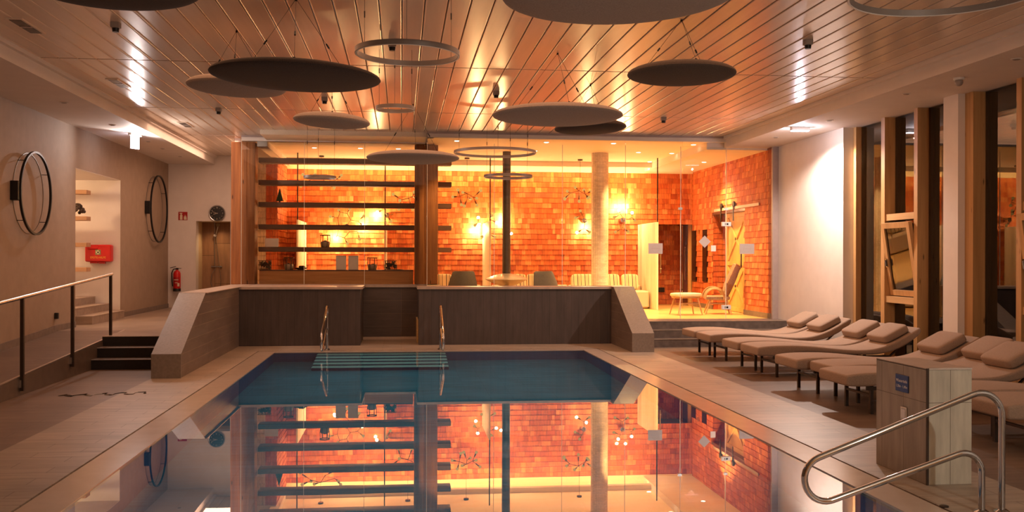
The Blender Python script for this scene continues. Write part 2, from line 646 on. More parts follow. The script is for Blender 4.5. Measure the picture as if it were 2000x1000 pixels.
# ================================================================== SETTING
ZP = .445      # platform height
ZS = 3.90      # soffit underside
ZC = 4.11      # plank ceiling underside
# ---- deck floors (split around the pool)
struct('floor', MB().box(-5.7, -3.38, -1.5, 24.6, -.2, 0), M['floor_dark'])
mb = MB()
mb.box(-3.38, -2.515, -1.5, 18.6, -.2, 0)
mb.box(3.585, 4.42, -1.5, 18.6, -.2, 0)
mb.box(-2.515, 3.585, 17.565, 20.2, -.2, 0)
mb.box(-2.515, 3.585, -1.5, 2.985, -.2, 0)
mb.box(-3.38, -2.515, 18.6, 20.2, -.2, 0)
struct('floor', mb, M['floor_light'])
struct('floor', MB().box(4.42, 8.2, -1.5, 18.6, -.2, 0), M['floor_dark'])
# pool lip and basin
mb = MB()
for a in ((-2.5, -2.2, 3.0, 17.55), (3.28, 3.57, 3.0, 17.55), (-2.2, 3.28, 17.37, 17.55), (-2.2, 3.28, 3.0, 3.3)):
    mb.box(a[0], a[1], a[2], a[3], -.12, -.004)
struct('trim_1', mb, M['lip'])
mb = MB()
mb.box(-2.52, 3.59, 2.98, 17.57, -.22, -.13)
mb.f = []
mb.v = []
mb.box(-2.55, -2.2, 2.95, 17.6, -1.5, -.12)
mb.box(3.28, 3.62, 2.95, 17.6, -1.5, -.12)
mb.box(-2.2, 3.28, 17.37, 17.6, -1.5, -.12)
mb.box(-2.2, 3.28, 2.95, 3.3, -1.5, -.12)
struct('wall_pool', mb, M['basin_wall'])
struct('floor_pool', MB().box(-2.2, 3.28, 3.3, 17.37, -1.5, -1.38), M['basin'])
wt = MB().add([(-2.2, 3.3, -.012), (3.28, 3.3, -.012), (3.28, 17.37, -.012), (-2.2, 17.37, -.012)], [(0, 1, 2, 3)]).build('pool_water', M['water'], None, False)
tag(wt, 'still teal water filling the indoor swimming pool', 'water', kind='stuff')
# pool entry stair under water
st = None
for i in range(5):
    z = -.2 * (i + 1)
    y1 = 17.365 - .26 * i
    o = MB().box(-1.45, .78, y1 - .26, y1, -1.38, z - .03).build('stairs_pool' if st is None else 'step', M['stair_riser'], st, False)
    if st is None:
        st = tag(o, kind='structure')
    MB().box(-1.45, .78, y1 - .28, y1, z - .03, z).build('tread', M['stair_tread'], st, False)

# ---- left ramp, platform, steps
mb = MB()
mb.prism([(7.8, 0.0005), (16.67, .0005), (16.67, .445)], 'x', -5.58, -4.52)
rm = struct('floor_ramp', mb, M['floor_dark'])
MB().prism([(7.8, .0005), (16.6, .0005), (16.6, .435)], 'x', -4.52, -4.512).build('side_facing', plain('ramp side shade tone', (.10, .07, .052), .45, 0, .15, 8), rm, False)  # dark tone stands in for shade on the ramp's side face
mb = MB()
mb.box(-5.58, -3.38, 16.67, 24.3, .001, ZP)
mb.box(-4.52, -3.38, 15.42, 16.67, .001, ZP)
struct('floor', mb, M['floor_plat'])
mb = MB()
mb.prism([(8.2, .02), (16.67, .446), (16.67, .458), (8.2, .032)], 'x', -4.545, -4.515)
struct('trim_2', mb, M['nosing'])
for k, (y0, y1, x0, x1, mt, nm) in enumerate(((14.85, 15.42, -4.52, -3.38, 'riser_black', 'stairs_left'), (17.70, 18.30, 4.43, 7.5, 'riser', 'stairs_right'))):
    t = (y1 - y0) / 2
    rootm = MB().box(x0, x1, y0, y1 + .3, .001, .1483).box(x0, x1, y0 + t, y1 + .3, .1483, .2967)
    if k:
        rootm.box(x0, x1, y1, y1 + .3, .2967, .44)
    else:
        rootm.box(x0, x1, y1 - .004, y1, .2967, ZP)
    so = struct(nm, rootm, M[mt])
    tb = MB()
    for i in range(3):
        tb.box(x0, x1, y0 + t * i - .006, y0 + t * i + .014, .1483 * (i + 1) - .006, .1483 * (i + 1) + .003)
    tb.build('nosing', M['nosing'], so, False)
    if not k:
        tb = MB()
        for i in range(2):
            tb.box(x0, x1, y0 + t * i + .015, y0 + t * (i + 1) - .005, .1483 * (i + 1), .1483 * (i + 1) + .002)
        tb.build('tread', M['tread'], so, False)
# lounge floor
mb = MB()
mb.box(-3.4, .3, 20.15, 25.4, .002, ZP)
mb.box(.3, 7.9, 19.05, 25.4, .002, ZP)
mb.box(4.42, 7.5, 18.6, 19.05, .002, ZP - .001)
struct('floor', mb, M['floor_lounge'])
struct('floor', MB().box(4.44, 7.5, 18.31, 18.95, ZP - .003, ZP + .003), M['slope'])

# ---- U shaped parapet between pool and lounge
pa = struct('wall_parapet', MB().box(-3.0, -.77, 18.55, 20.1, .001, 1.06).box(.33, 4.05, 18.55, 19.12, .001, 1.06).box(.33, .78, 19.12, 20.3, .001, 1.06), M['par_front'])
MB().box(-.77, .33, 20.0, 20.14, .001, 1.06).build('recess_wall', M['par_recess'], pa, False)
MB().box(-.77, .33, 19.9, 20.0, .001, .05).build('recess_plinth', M['lip'], pa, False)
pr = [(13.74, .001), (20.3, .001), (20.3, 1.10), (15.40, 1.10), (13.74, .325)]
MB().prism(pr, 'x', -3.38, -3.0).build('wing_left', M['par_side'], pa, False)
MB().prism([(13.725, .33), (13.74, .325), (15.4, 1.10), (15.395, 1.112)], 'x', -3.385, -2.99).build('slope_slab', M['slope'], pa, False)
MB().box(-3.385, -2.99, 13.722, 13.742, .001, .332).build('end_slab', M['slope'], pa, False)
pr = [(16.79, .001), (19.12, .001), (19.12, 1.10), (18.30, 1.10), (16.79, .33)]
MB().prism(pr, 'x', 4.05, 4.43).build('wing_right', M['par_side'], pa, False)
MB().prism([(16.775, .335), (16.79, .33), (18.3, 1.10), (18.295, 1.112)], 'x', 4.04, 4.435).build('slope_slab', M['slope'], pa, False)
MB().box(4.04, 4.435, 16.77, 16.79, .001, .337).build('end_slab', M['slope'], pa, False)
mb = MB()
mb.box(-3.385, -2.96, 15.39, 20.3, 1.10, 1.112)
mb.box(-3.0, -.73, 18.51, 20.15, 1.06, 1.105)
mb.box(-3.4, -2.93, 20.15, 20.56, ZP, 1.11)
mb.box(-.77, .34, 19.96, 20.2, 1.055, 1.10)
mb.box(.30, 4.06, 18.51, 19.14, 1.06, 1.105)
mb.box(.30, .80, 19.14, 20.3, 1.06, 1.10)
mb.box(.27, .77, 20.3, 20.56, ZP, 1.11)
mb.box(4.04, 4.44, 18.29, 19.14, 1.10, 1.112)
mb.build('coping', M['coping'], pa, False)

# ---- left wall with stair opening
XL = -5.58
mb = MB()
mb.box(XL - .12, XL, -1.5, 17.5, 0, 4.3)
mb.box(XL - .12, XL, 20.2, 24.5, 0, 4.3)
mb.box(XL - .12, XL, 17.5, 20.2, 3.19, 4.3)
struct('wall_left', mb, M['taupe'])
mb = MB()
mb.box(-8.6, XL - .002, 20.194, 20.3, 0, 3.3)
mb.box(-8.6, XL - .125, 17.4, 17.5, 0, 3.4)
mb.box(-8.7, -8.6, 17.4, 20.3, 0, 3.4)
mb.box(-8.6, XL - .002, 17.45, 20.25, 3.184, 3.3)
struct('wall_stairwell', mb, M['white'])
struct('floor_stairwell', MB().box(-8.6, XL, 17.5, 20.2, .001, ZP), M['floor_plat'])
ns = struct('stairs_stairwell', MB().box(-8.5, -5.50, 18.15, 20.19, ZP, .585).box(-8.5, -5.78, 18.0, 20.19, .585, .725).box(-8.5, -6.06, 18.0, 20.19, .725, .865), M['floor_plat'])
mb = MB()
for x, z, y in ((-5.50, .585, 18.15), (-5.78, .725, 18.0), (-6.06, .865, 18.0)):
    mb.box(x - .29, x + .008, y - .005, 20.19, z, z + .012)
mb.build('tread', M['coping'], ns, False)
mb = MB()
mb.prism([(7.8, .0), (16.67, .445), (16.67, .55), (7.8, .105)], 'x', XL, XL + .015)
struct('baseboard_left', mb, M['stone'])
struct('baseboard_left', MB().box(XL, XL + .015, 20.2, 24.2, ZP, ZP + .1), M['stone'])
struct('baseboard_left', MB().box(XL, XL + .015, 16.67, 17.5, ZP, ZP + .1), M['stone'])
# ---- back left wall with shower niche
YB = 24.2
NX0, NX1 = -4.93, -4.12
mb = MB()
mb.box(XL, NX0, YB, YB + .3, 0, 4.3)
mb.box(NX0, NX1, YB, YB + .3, 2.53, 4.3)
mb.box(NX1, -3.3, YB, YB + .3, 0, 4.3)
mb.box(-3.42, -3.3, 20.58, YB, ZP, 4.3)
struct('wall_back', mb, M['white'])
mb = MB()
mb.box(NX0 - .1, NX1 + .1, YB + .75, YB + .85, .3, 2.7)
struct('wall_shower', mb, M['shower_tile'])
mb = MB()
mb.box(NX0 - .1, NX0, YB + .3, YB + .75, .3, 2.7)
mb.box(NX1, NX1 + .1, YB + .3, YB + .75, .3, 2.7)
mb.box(NX0, NX1, YB + .3, YB + .75, 2.53, 2.7)
struct('wall_shower', mb, plain('ochre niche side', (.72, .56, .36), .6, 0, .03))
struct('floor_shower', MB().box(NX0, NX1, YB, YB + .75, .3, ZP), M['floor_plat'])

# ---- right wall, windows
XR = 7.5
struct('wall_right', MB().box(XR, XR + .45, 15.88, 18.75, 0, 4.3), M['white'])
struct('wall_right', MB().box(XR, XR + .18, 12.43, 12.79, 0, 4.3), M['white'])
struct('wall_right', MB().box(XR, XR + .45, -1.5, 8.0, 0, 4.3), M['white'])
struct('baseboard_right', MB().box(XR - .015, XR, 15.88, 18.31, .001, .1), M['stone'])
struct('trim_3', MB().box(7.38, XR + .02, 18.76, 18.825, ZP, ZS), M['rail_alu'])


def window(n, y0, y1, muls, z0=.12, z1=ZS):
    r = struct(f'window_{n}', MB().box(XR + .27, XR + .33, y0, y1, 0, z0).box(XR + .27, XR + .33, y0, y1, z1 - .0, z1 + .3), M['pine_y'])
    for a, b in muls:
        if b == 15.88:
            continue
        MB().box(XR + .10, XR + .34, a, b, 0, z1).build('mullion', M['pine'], r, False)
    ys = sorted([v for ab in muls for v in ab])
    for i in range(1, len(ys) - 1, 2):
        MB().box(XR + .275, XR + .29, ys[i], ys[i + 1], z0, z1).build('pane', M['glass_dark'], r, False)
    return r


w1 = window(1, 12.7, 15.88, [(12.60, 12.72), (13.654, 13.755), (14.639, 14.755), (15.79, 15.88)])
w2 = window(2, 7.9, 12.45, [(8.0, 8.1), (9.1, 9.2), (10.2, 10.3), (11.219, 11.32), (12.24, 12.43)])
MB().box(XR + .18, XR + .34, 15.78, 15.88, 0, ZS).build('mullion', M['pine'], w1, False)
MB().box(XR + .30, XR + .34, 15.60, 15.78, 0, ZS).build('jamb_strip', M['pine'], w1, False)
# tilted sashes
for wroot, ya, yb in ((w1, 13.755, 14.639), (w2, 10.3, 11.219)):
    MB().box(XR + .12, XR + .30, ya, yb, 2.26, 2.36).build('transom', M['pine_y'], wroot, False)
    MB().box(XR + .12, XR + .30, ya, yb, .97, 1.07).build('transom', M['pine_y'], wroot, False)
    R = Matrix.Translation((XR + .22, 0, 1.09)) @ Matrix.Rotation(radians(-8.5), 4, 'Y')
    a, b, hh, fw = ya + .02, yb - .02, 1.14, .085
    s = MB().box(-.03, .03, a, a + fw, 0, hh, R).box(-.03, .03, b - fw, b, 0, hh, R).box(-.03, .03, a + fw, b - fw, 0, fw, R).box(-.03, .03, a + fw, b - fw, hh - fw, hh, R).build('sash', M['pine'], wroot, False)
    MB().box(-.006, .006, a + fw, b - fw, fw, hh - fw, R).build('pane', M['glass_dark'], s, False)
    MB().box(-.05, -.03, b - .06, b - .03, .45, .58, R).cyl(R @ Vector((-.06, b - .045, .46)), R @ Vector((-.06, b - .045, .56)), .012).build('handle', M['chrome'], s)
# outside
nb = MB().box(13, 16, -6, 60, -2, 8.2).box(15.9, 17, -6, 60, -2, 10)
tag(nb.build('neighbour_building', M['facade'], None, False), 'dark neighbouring building outside beyond the window panes', 'building')
tag(MB().box(8.3, 60, -20, 80, -.8, -.6).build('ground_outside', M['facade'], None, False), kind='structure')

# ---- rear wall behind the viewer
struct('wall_rear', MB().box(-5.7, 8, -1.7, -1.5, 0, 4.3), M['timber_x'])

# ---- ceilings
SXL, SXR = -4.49, 6.49
so = struct('ceiling_soffit', MB().box(XL, SXL, -1.5, YB, ZS, 4.3), M['soffit'])
struct('ceiling_soffit', MB().box(SXR, XR + .5, -1.5, 19.1, ZS, 4.3), M['soffit'])
struct('trim_4', MB().box(SXL, SXL + .06, -1.5, YB, ZC - .055, ZC + .05).box(SXR - .06, SXR, -1.5, 19.1, ZC - .055, ZC + .05), M['soffit'])
mb = MB()
pitch = (SXR - SXL - .12) / 49
seams = [-1.5, .75, 4.69, 8.63, 12.57, 16.51, 20.1, 24.2]
for i in range(49):
    x0 = SXL + .06 + pitch * i
    x1 = x0 + pitch - .010
    for j in range(7):
        if j == 6 and x0 > -2.75:
            continue
        y0, y1 = seams[j], seams[j + 1]
        if x0 > .5 and y1 > 19:
            y1 = 18.95
        # board with rolled edges
        mb.prism([(x0, ZC + .03), (x0, ZC), (x0 + .004, ZC - .005), (x0 + .010, ZC - .005), (x0 + .014, ZC), (x1 - .008, ZC), (x1, ZC + .004), (x1, ZC + .03)], 'y', y0 + .02, y1 - (.02 if y1 > 0 else 0))
ceil = struct('ceiling', mb, M['plank'])
MB().box(SXL, SXR, -1.5, 19.0, ZC + .03, ZC + .2).box(SXL, .5, 19.0, 20.1, ZC + .03, ZC + .2).box(SXL, -2.6, 20.1, YB, ZC + .03, ZC + .2).build('backing_board', M['shelf'], ceil, False)
# header over the glass and lounge ceiling tray
struct('trim_5', MB().box(-3.2, .48, 20.03, 20.2, 4.0, ZC + .1).box(.50, SXR, 18.98, 19.12, 4.0, ZC + .1).box(.50, .62, 19.0, 20.2, 4.0, ZC + .1), M['soffit'])
mb = MB()
mb.box(-2.7, 6.13, 19.1, 23.45, 4.02, 4.2)
struct('ceiling_lounge', mb, M['tray'])
mb = MB()
mb.box(6.13, XR + .2, 19.1, 24.3, 3.86, 4.2)
mb.box(-2.75, 6.13, 23.45, 23.6, 3.90, 4.2)
mb.box(-2.75, 6.13, 23.6, 24.3, 4.06, 4.2)
mb.box(-2.9, -2.7, 20.1, 24.2, 3.90, 4.2)
struct('ceiling_lounge', mb, M['soffit'])


# ---- shingled lounge walls
def shingles(mb, u0, u1, z0, z1, place, holes=(), row=.13, wmin=.07, wmax=.17):
    """place(u, depth, z) -> world"""
    z = z0
    k = 0
    while z < z1 - .02:
        u = u0
        zt = min(z + row * 1.0, z1)
        while u < u1 - .005:
            w = min(random.uniform(wmin, wmax), u1 - u)
            if u1 - (u + w) < .04:
                w = u1 - u
            uc = u + w / 2
            zc = z + row / 2
            if not any(a < uc < b and c < zc < d for a, b, c, d in holes):
                g = .0015
                t = random.uniform(.012, .020)
                vs = [place(u + g, 0, z), place(u + w - g, 0, z), place(u + w - g, 0, zt), place(u + g, 0, zt),
                      place(u + g, t, z + random.uniform(0, .004)), place(u + w - g, t, z + random.uniform(0, .004)), place(u + w - g, .004, zt), place(u + g, .004, zt)]
                mb.add(vs, [(0, 1, 2, 3), (4, 5, 6, 7), (0, 1, 5, 4), (1, 2, 6, 5), (2, 3, 7, 6), (3, 0, 4, 7)])
            u += w
        z += row
        k += 1


YL = 24.2
mb = MB()
shingles(mb, -2.92, 7.39, ZP, 3.82, lambda u, d, z: (u, YL - d, z), [(6.35, 7.4, 0, 2.56)])
shingles(mb, 6.2, 7.38, ZP, 2.56, lambda u, d, z: (u, 25.1 - d, z))
struct('wall_lounge_back', mb, M['shingle'])
mb = MB()
mb.box(-3.0, 6.35, YL + .001, YL + .2, 0, 4.2)
mb.box(6.35, 7.6, YL + .001, YL + .2, 2.56, 4.2)
mb.box(6.2, 7.6, 25.101, 25.2, 0, 2.7)
mb.box(6.25, 6.35, YL, 25.2, 0, 2.7)
mb.box(6.3, 7.5, YL + .2, 25.2, 2.56, 2.7)
struct('wall_lounge_back', mb, M['oxwood'])
struct('wall_lounge_back', MB().box(-2.95, 7.39, 24.165, 24.2, 3.82, 4.06), M['tray'])
mb = MB()
XS = 7.40
hl = [(23.84, 24.2, 1.08, 2.38), (22.96, 23.32, 1.08, 2.38), (20.4, 22.55, 0, 2.70)]
shingles(mb, 18.83, 24.2, ZP + .1, 3.86, lambda u, d, z: (XS - d, u, z), hl)
struct('wall_lounge_right', mb, M['shingle'])
mb = MB()
shingles(mb, XS, XS + .30, ZP, 2.70, lambda u, d, z: (u, 22.56 - d, z), wmin=.1, wmax=.16)
struct('wall_lounge_right', mb, M['shingle'])
mb = MB()
mb.box(XS + .001, XS + .1, 18.82, 20.4, 0, 4.2)
mb.box(XS + .001, XS + .1, 20.4, 22.55, 2.70, 4.2)
mb.box(XS + .001, XS + .1, 22.57, 22.97, 0, 4.2)
mb.box(XS + .001, XS + .1, 23.31, 23.85, 0, 4.2)
mb.box(XS + .001, XS + .1, 24.19, 24.3, 0, 4.2)
for a, b in ((22.97, 23.31), (23.85, 24.19)):
    mb.box(XS + .001, XS + .1, a, b, 0, 1.1)
    mb.box(XS + .001, XS + .1, a, b, 2.36, 4.2)
mb.box(XS + .30, XS + .36, 20.3, 22.6, 0, 2.8)
mb.box(XS + .1, XS + .36, 20.3, 20.4, 0, 2.8)
mb.box(XS + .1, XS + .36, 22.562, 22.6, 0, 2.8)
mb.box(XS + .1, XS + .36, 20.4, 22.56, 2.70, 2.8)
struct('wall_lounge_right', mb, M['oxwood'])
for n, (a, b) in enumerate(((22.97, 23.31), (23.85, 24.19))):
    struct(f'window_{n + 3}', MB().box(XS - .026, XS - .018, a, b, 1.1, 2.36), plain('dark slot glass', (.03, .012, .008), .15, 0, 0))
struct('baseboard_lounge', MB().box(XS - .03, XS, 18.83, 20.4, ZP, ZP + .11).box(XS - .03, XS, 22.56, 24.2, ZP, ZP + .11), M['stone'])
# left end of lounge: protruding wall part
mb = MB()
shingles(mb, -3.02, -2.78, ZP, 3.88, lambda u, d, z: (u, 22.3 - d, z), row=.13)
shingles(mb, 22.3, 24.18, ZP, 3.88, lambda u, d, z: (-2.78 + d, u, z))
struct('wall_lounge_left', mb, M['shingle'])
struct('wall_lounge_left', MB().box(-3.3, -2.781, 22.301, 24.2, ZP, 4.2), M['white'])
mb = MB()
shingles(mb, -3.2, -3.02, ZP, 3.88, lambda u, d, z: (u, 22.3 - d, z), row=.14, wmin=.15, wmax=.2)
struct('wall_lounge_left', mb, M['shingle_pale'])

# ---- mosaic column
struct('column', MB().lathe([(.19, 0), (.19, 4.02 - ZP)], 40, None, (4.43, 21.5, ZP)), M['mosaic'], None, True)

# ---- glass partition
g1 = struct('window_5', MB().box(-3.2, .52, 20.01, 20.07, ZC - .035, ZC + .012).box(-3.2, .52, 20.035, 20.065, 1.105, 1.115), M['rail_alu'])
for a, b in ((-3.2, -1.957), (-1.957, -.747), (-.747, .495)):
    MB().box(a + .003, b - .003, 20.044, 20.056, 1.112, ZC - .03).build('pane', M['glass'], g1, False)
for x in (-3.2, -1.957, -.747):
    MB().box(x - .004, x + .004, 20.043, 20.057, 1.112, ZC - .03).build('joint', M['glass_edge'], g1, False)
g2 = struct('window_6', MB().box(.485, SXR, 18.955, 19.02, ZC - .035, ZC + .012).box(.49, 4.4, 18.985, 19.015, 1.105, 1.112).box(.49, .51, 19.0, 20.03, ZC - .035, ZC), M['rail_alu'])
for a, b in ((.495, 1.806), (1.806, 3.159), (3.159, 4.43)):
    MB().box(a + .003, b - .003, 18.994, 19.006, 1.112, ZC - .03).build('pane', M['glass'], g2, False)
for a, b in ((4.43, 5.602), (5.602, 6.49)):
    MB().box(a + .003, b - .003, 18.994, 19.006, ZP + .004, ZC - .03 if b < 6.4 else 3.9).build('pane', M['glass'], g2, False)
MB().box(6.503, 7.46, 18.994, 19.006, ZP + .004, 3.85).build('pane', M['glass'], g2, False)
MB().box(.49, .502, 19.006, 20.04, 1.105, ZC - .03).build('pane', M['glass'], g2, False)
for x, z0 in ((.495, 1.11), (1.806, 1.11), (3.159, 1.11), (4.43, 1.11), (5.56, ZP + .004), (6.5, ZP + .004)):
    MB().box(x - .005, x + .005, 18.993, 19.007, z0, 3.9).build('joint', M['glass_edge'], g2, False)
for z in (2.35, .675):
    h = MB().box(6.41, 6.60, 18.97, 19.03, z - .045, z + .045, None, .006).build('hinge', M['plastic'], g2)
    MB().box(6.47, 6.482, 18.967, 18.97, z - .02, z + .02).box(6.50, 6.54, 18.967, 18.97, z - .018, z + .018).build('screw_plate', M['black'], h, False)
for x in (5.55, 6.5):
    MB().box(x - .04, x + .04, 18.975, 19.025, 2.63, 2.68).build('clamp', M['steel'], g2, False)
hd = MB()
hd.tube([(5.17, 19.07, 1.36), (5.17, 19.07, 1.86)], .012).cyl((5.17, 19.0, 1.45), (5.17, 19.07, 1.45), .009).cyl((5.17, 19.0, 1.76), (5.17, 19.07, 1.76), .009)
hd.build('handle', M['gold'], g2)

# ---- doors in the lounge
d1 = struct('door_1', MB().box(XS - .02, XS + .02, 24.42, 25.06, ZP, 2.52), M['oxwood'])
MB().box(XS - .06, XS + .03, 24.34, 24.42, ZP, 2.56).build('door_frame', M['barn'], d1, False)
MB().box(XS - .10, XS - .07, 24.56, 24.60, 1.1, 1.95).box(XS - .07, XS - .02, 24.565, 24.595, 1.2, 1.24).box(XS - .07, XS - .02, 24.565, 24.595, 1.8, 1.84).build('handle', M['steel'], d1, False)
d2 = struct('door_2', MB().box(XS + .16, XS + .20, 20.75, 22.0, ZP + .01, 2.70), M['barn'])
mb = MB()
for a in (20.75, 21.9):
    mb.box(XS + .13, XS + .16, a, a + .1, ZP + .01, 2.70)
for z in (ZP + .01, 1.5, 2.60):
    mb.box(XS + .13, XS + .16, 20.85, 21.9, z, z + .1)
for za, zb in ((.56, 1.5), (1.6, 2.6)):
    for f in (0, 1):
        a, b = (20.85, 21.9) if f else (21.9, 20.85)
        p = [(a, za), (a, za + .09), (b, zb), (b, zb - .09)]
        mb.prism(p, 'x', XS + .135, XS + .158)
mb.build('brace', M['barn'], d2, False)
MB().box(XS - .05, XS - .035, 19.45, 22.35, 2.76, 2.82).build('sliding_rail', M['rail_alu'], d2, False)
for y in (20.95, 21.8):
    w = MB().cyl((XS - .075, y, 2.87), (XS - .035, y, 2.87), .065, None, 20)
    w.box(XS - .075, XS - .06, y - .02, y + .02, 2.5, 2.87)
    w.build('hanger_wheel', M['black'], d2)
MB().box(XS + .06, XS + .08, 20.8, 20.83, 1.45, 1.85).build('handle', M['black'], d2, False)

# ================================================================== THINGS
# ---- timber posts
for x0, x1, lb in ((-3.42, -2.95, 'rough dark timber post at the left end of the glass front'), (.27, .75, 'rough brown timber post in the middle of the glass front')):
    p = thing('timber_post', lb, 'post', ((x0 + x1) / 2, 20.35, ZP), 0, 'timber posts of the glass front')
    w = (x1 - x0)
    for k, (a, b) in enumerate(((0, .42), (.42, 1))):
        MB().box(-w / 2 + w * a + (.004 if k else 0), -w / 2 + w * b, -.2, .2, 1.112 - ZP, 3.99 - ZP, None, .006).build('plank', M['timber'], p)

# ---- wall shelves between and behind the posts
SY0, SY1 = 20.57, 20.95
SH = [('highest', 3.67), ('second highest', 3.21), ('third from the top', 2.755), ('fourth from the top', 2.29), ('lowest', 1.825)]
for nm, z in SH:
    o = MB().box(-2.94, 1.05, SY0, SY1, z - .05, z + .05, None, .004).build('timber_shelf', M['shelf'], None)
    tag(o, f'long dark timber shelf board, {nm} of the five boards behind the glass', 'shelf', 'timber shelf boards behind the glass')
b = thing('timber_bench', 'low timber bench chest with knotty front below the shelf boards', 'bench', (-1.35, 20.76, ZP))
MB().box(-1.57, 1.6, -.18, .25, 0, .93).build('chest_body', M['timber_x'], b, False)
MB().box(-1.57, 1.6, -.185, .26, .93, .955).build('top_board', M['shelf'], b, False)
ZB = 1.4


def lantern(loc, label):
    t = thing('wire_lantern', label, 'lantern', loc, 0, 'wire lanterns on the shelves')
    MB().lathe([(.07, 0), (.09, .03), (.095, .10), (.085, .12), (.07, .1), (.0, .1)], 16).build('glass_bowl', M['candle'], t)
    w = MB()
    for k in range(6):
        a = 2 * pi * k / 6
        w.tube([(.08 * cos(a), .08 * sin(a), 0), (.1 * cos(a), .1 * sin(a), .12), (.095 * cos(a), .095 * sin(a), .24)], .006, 5)
    w.torus(.1, .011, 24, 6, Matrix.Translation((0, 0, .25)))
    w.build('wire_cage', M['wicker'], t)
    c = MB()
    for k in range(9):
        a = random.random() * 6.28
        r = random.random() * .06
        c.ball((r * cos(a), r * sin(a), .05 + random.random() * .07), .03, 7, 5)
    c.build('cone_filling', M['twig'], t)


lantern((-2.336, 20.72, ZB), 'small dark wire lantern on the bench left of the cone bowl')
lantern((-.611, 20.72, ZB), 'small dark wire lantern on the bench right of the white folders')
lantern((-1.589, 20.72, 1.875), 'small dark wire lantern standing on the lowest shelf board')


def wire_basket(loc, label):
    t = thing('wire_basket', label, 'basket', loc, 0, 'wire baskets of cones on the bench')
    w = MB()
    for z in (.01, .1, .19):
        w.tube([(-.13, -.07, z), (.13, -.07, z), (.13, .07, z), (-.13, .07, z), (-.13, -.07, z)], .006, 5)
    for k in range(10):
        x = -.13 + .26 * k / 9
        for y in (-.07, .07):
            w.cyl((x, y, 0), (x + random.uniform(-.03, .03), y, .19), .0045, None, 5)
    w.build('wire_frame', M['wicker'], t)
    c = MB()
    for k in range(22):
        c.ball((random.uniform(-.1, .1), random.uniform(-.05, .05), random.uniform(.03, .15)), random.uniform(.02, .035), 6, 4)
    c.build('cone_filling', M['twig'], t)


wire_basket((-2.827, 20.75, ZB), 'dark wire basket of cones at the left end of the bench')
wire_basket((-.225, 20.75, ZB), 'dark wire basket of cones at the right end of the bench')
cb = thing('cone_bowl', 'flat dark bowl of pine cones on the bench beside the lantern', 'bowl', (-2.09, 20.72, ZB))
MB().lathe([(.06, 0), (.13, .03), (.14, .045), (.12, .035), (0, .02)], 20).build('dish', M['wicker'], cb)
for k in range(7):
    MB().ball((random.uniform(-.08, .08), random.uniform(-.04, .04), .06), .035, 8, 5, (1.2, 1, .8)).build('pine_cone', M['twig'], cb)
for x, lb in ((-1.26, 'left of the two upright white board folders on the bench'), (-1.005, 'right of the two upright white board folders on the bench')):
    t = thing('board_folder', lb, 'folder', (x, 20.72, ZB), 0, 'white folders on the bench')
    MB().box(-.105, .105, -.02, 0, 0, .29, None, .003).build('front_cover', M['paper'], t)
    MB().box(-.1, .1, 0, .02, .005, .285).build('paper_stack', M['whiteprint'], t, False)
    MB().box(-.105, .105, .02, .03, 0, .30, None, .003).build('back_cover', M['paper'], t)
t = thing('card_holder', 'blank pale card display standing on the left of the lowest shelf', 'card', (-2.69, 20.75, 1.875))
MB().box(-.14, .14, -.01, .005, .01, .18).build('card', M['paper'], t, False)
MB().box(-.12, .12, -.03, .04, 0, .012).build('foot', M['plastic'], t, False)
o = MB().lathe([(.06, 0), (.08, .008), (.075, .012), (0, .01)], 18).build('small_plate', M['copper'], None)
o.location = (-.03, 20.72, ZB)
tag(o, 'small flat metal dish at the far right of the bench', 'dish')
t = thing('conifer_ornament', 'small green conifer ornament on the third shelf board', 'ornament', (-2.53, 20.75, 2.806))
cm = MB()
for k in range(7):
    z = .05 + k * .035
    cm.lathe([(.001, z - .02), (.085 - .011 * k, z - .02), (.05 - .007 * k, z + .02), (.001, z + .03)], 12)
cm.build('foliage', M['conifer'], t)
MB().cyl((0, 0, 0), (0, 0, .06), .018).build('trunk', M['twig'], t)

# ---- acoustic discs


def disc(x, y, z, dia, mt, label, tilt=(0, 0), apex=ZC, n=3, th=.17):
    t = thing('hanging_acoustic_disc', label, 'acoustic disc', (x, y, z), 0, 'acoustic discs hanging from the plank ceiling')
    R = dia / 2
    T = Matrix.Rotation(radians(tilt[1]), 4, 'Y') @ Matrix.Rotation(radians(tilt[0]), 4, 'X')
    prof = []
    for k in range(0, 19):
        a = -pi / 2 + pi * k / 18
        prof.append((R * abs(cos(a)) ** .75, th * (.42 if a < 0 else .58) * sin(a) + 0))
    MB().lathe(prof, 56, T).build('felt_shell', M[mt], t)
    top = apex - z
    for k in range(n):
        a = 2 * pi * k / n + .6
        p = T @ Vector((R * .72 * cos(a), R * .72 * sin(a), th * .40))
        MB().cyl(p, (0, 0, top), .0022, None, 5).build('suspension_wire', M['black'], t)
        q = p.lerp(Vector((0, 0, top)), .38)
        q2 = p.lerp(Vector((0, 0, top)), .44)
        MB().cyl(q, q2, .009, None, 8).build('cable_gripper', M['black'], t)
        MB().cyl(p - Vector((0, 0, .02)), p + Vector((0, 0, .015)), .022, .01, 10).build('anchor', M['black'], t)
    MB().cyl((0, 0, top - .02), (0, 0, top + .005), .012, None, 10).build('ceiling_hook', M['black'], t)


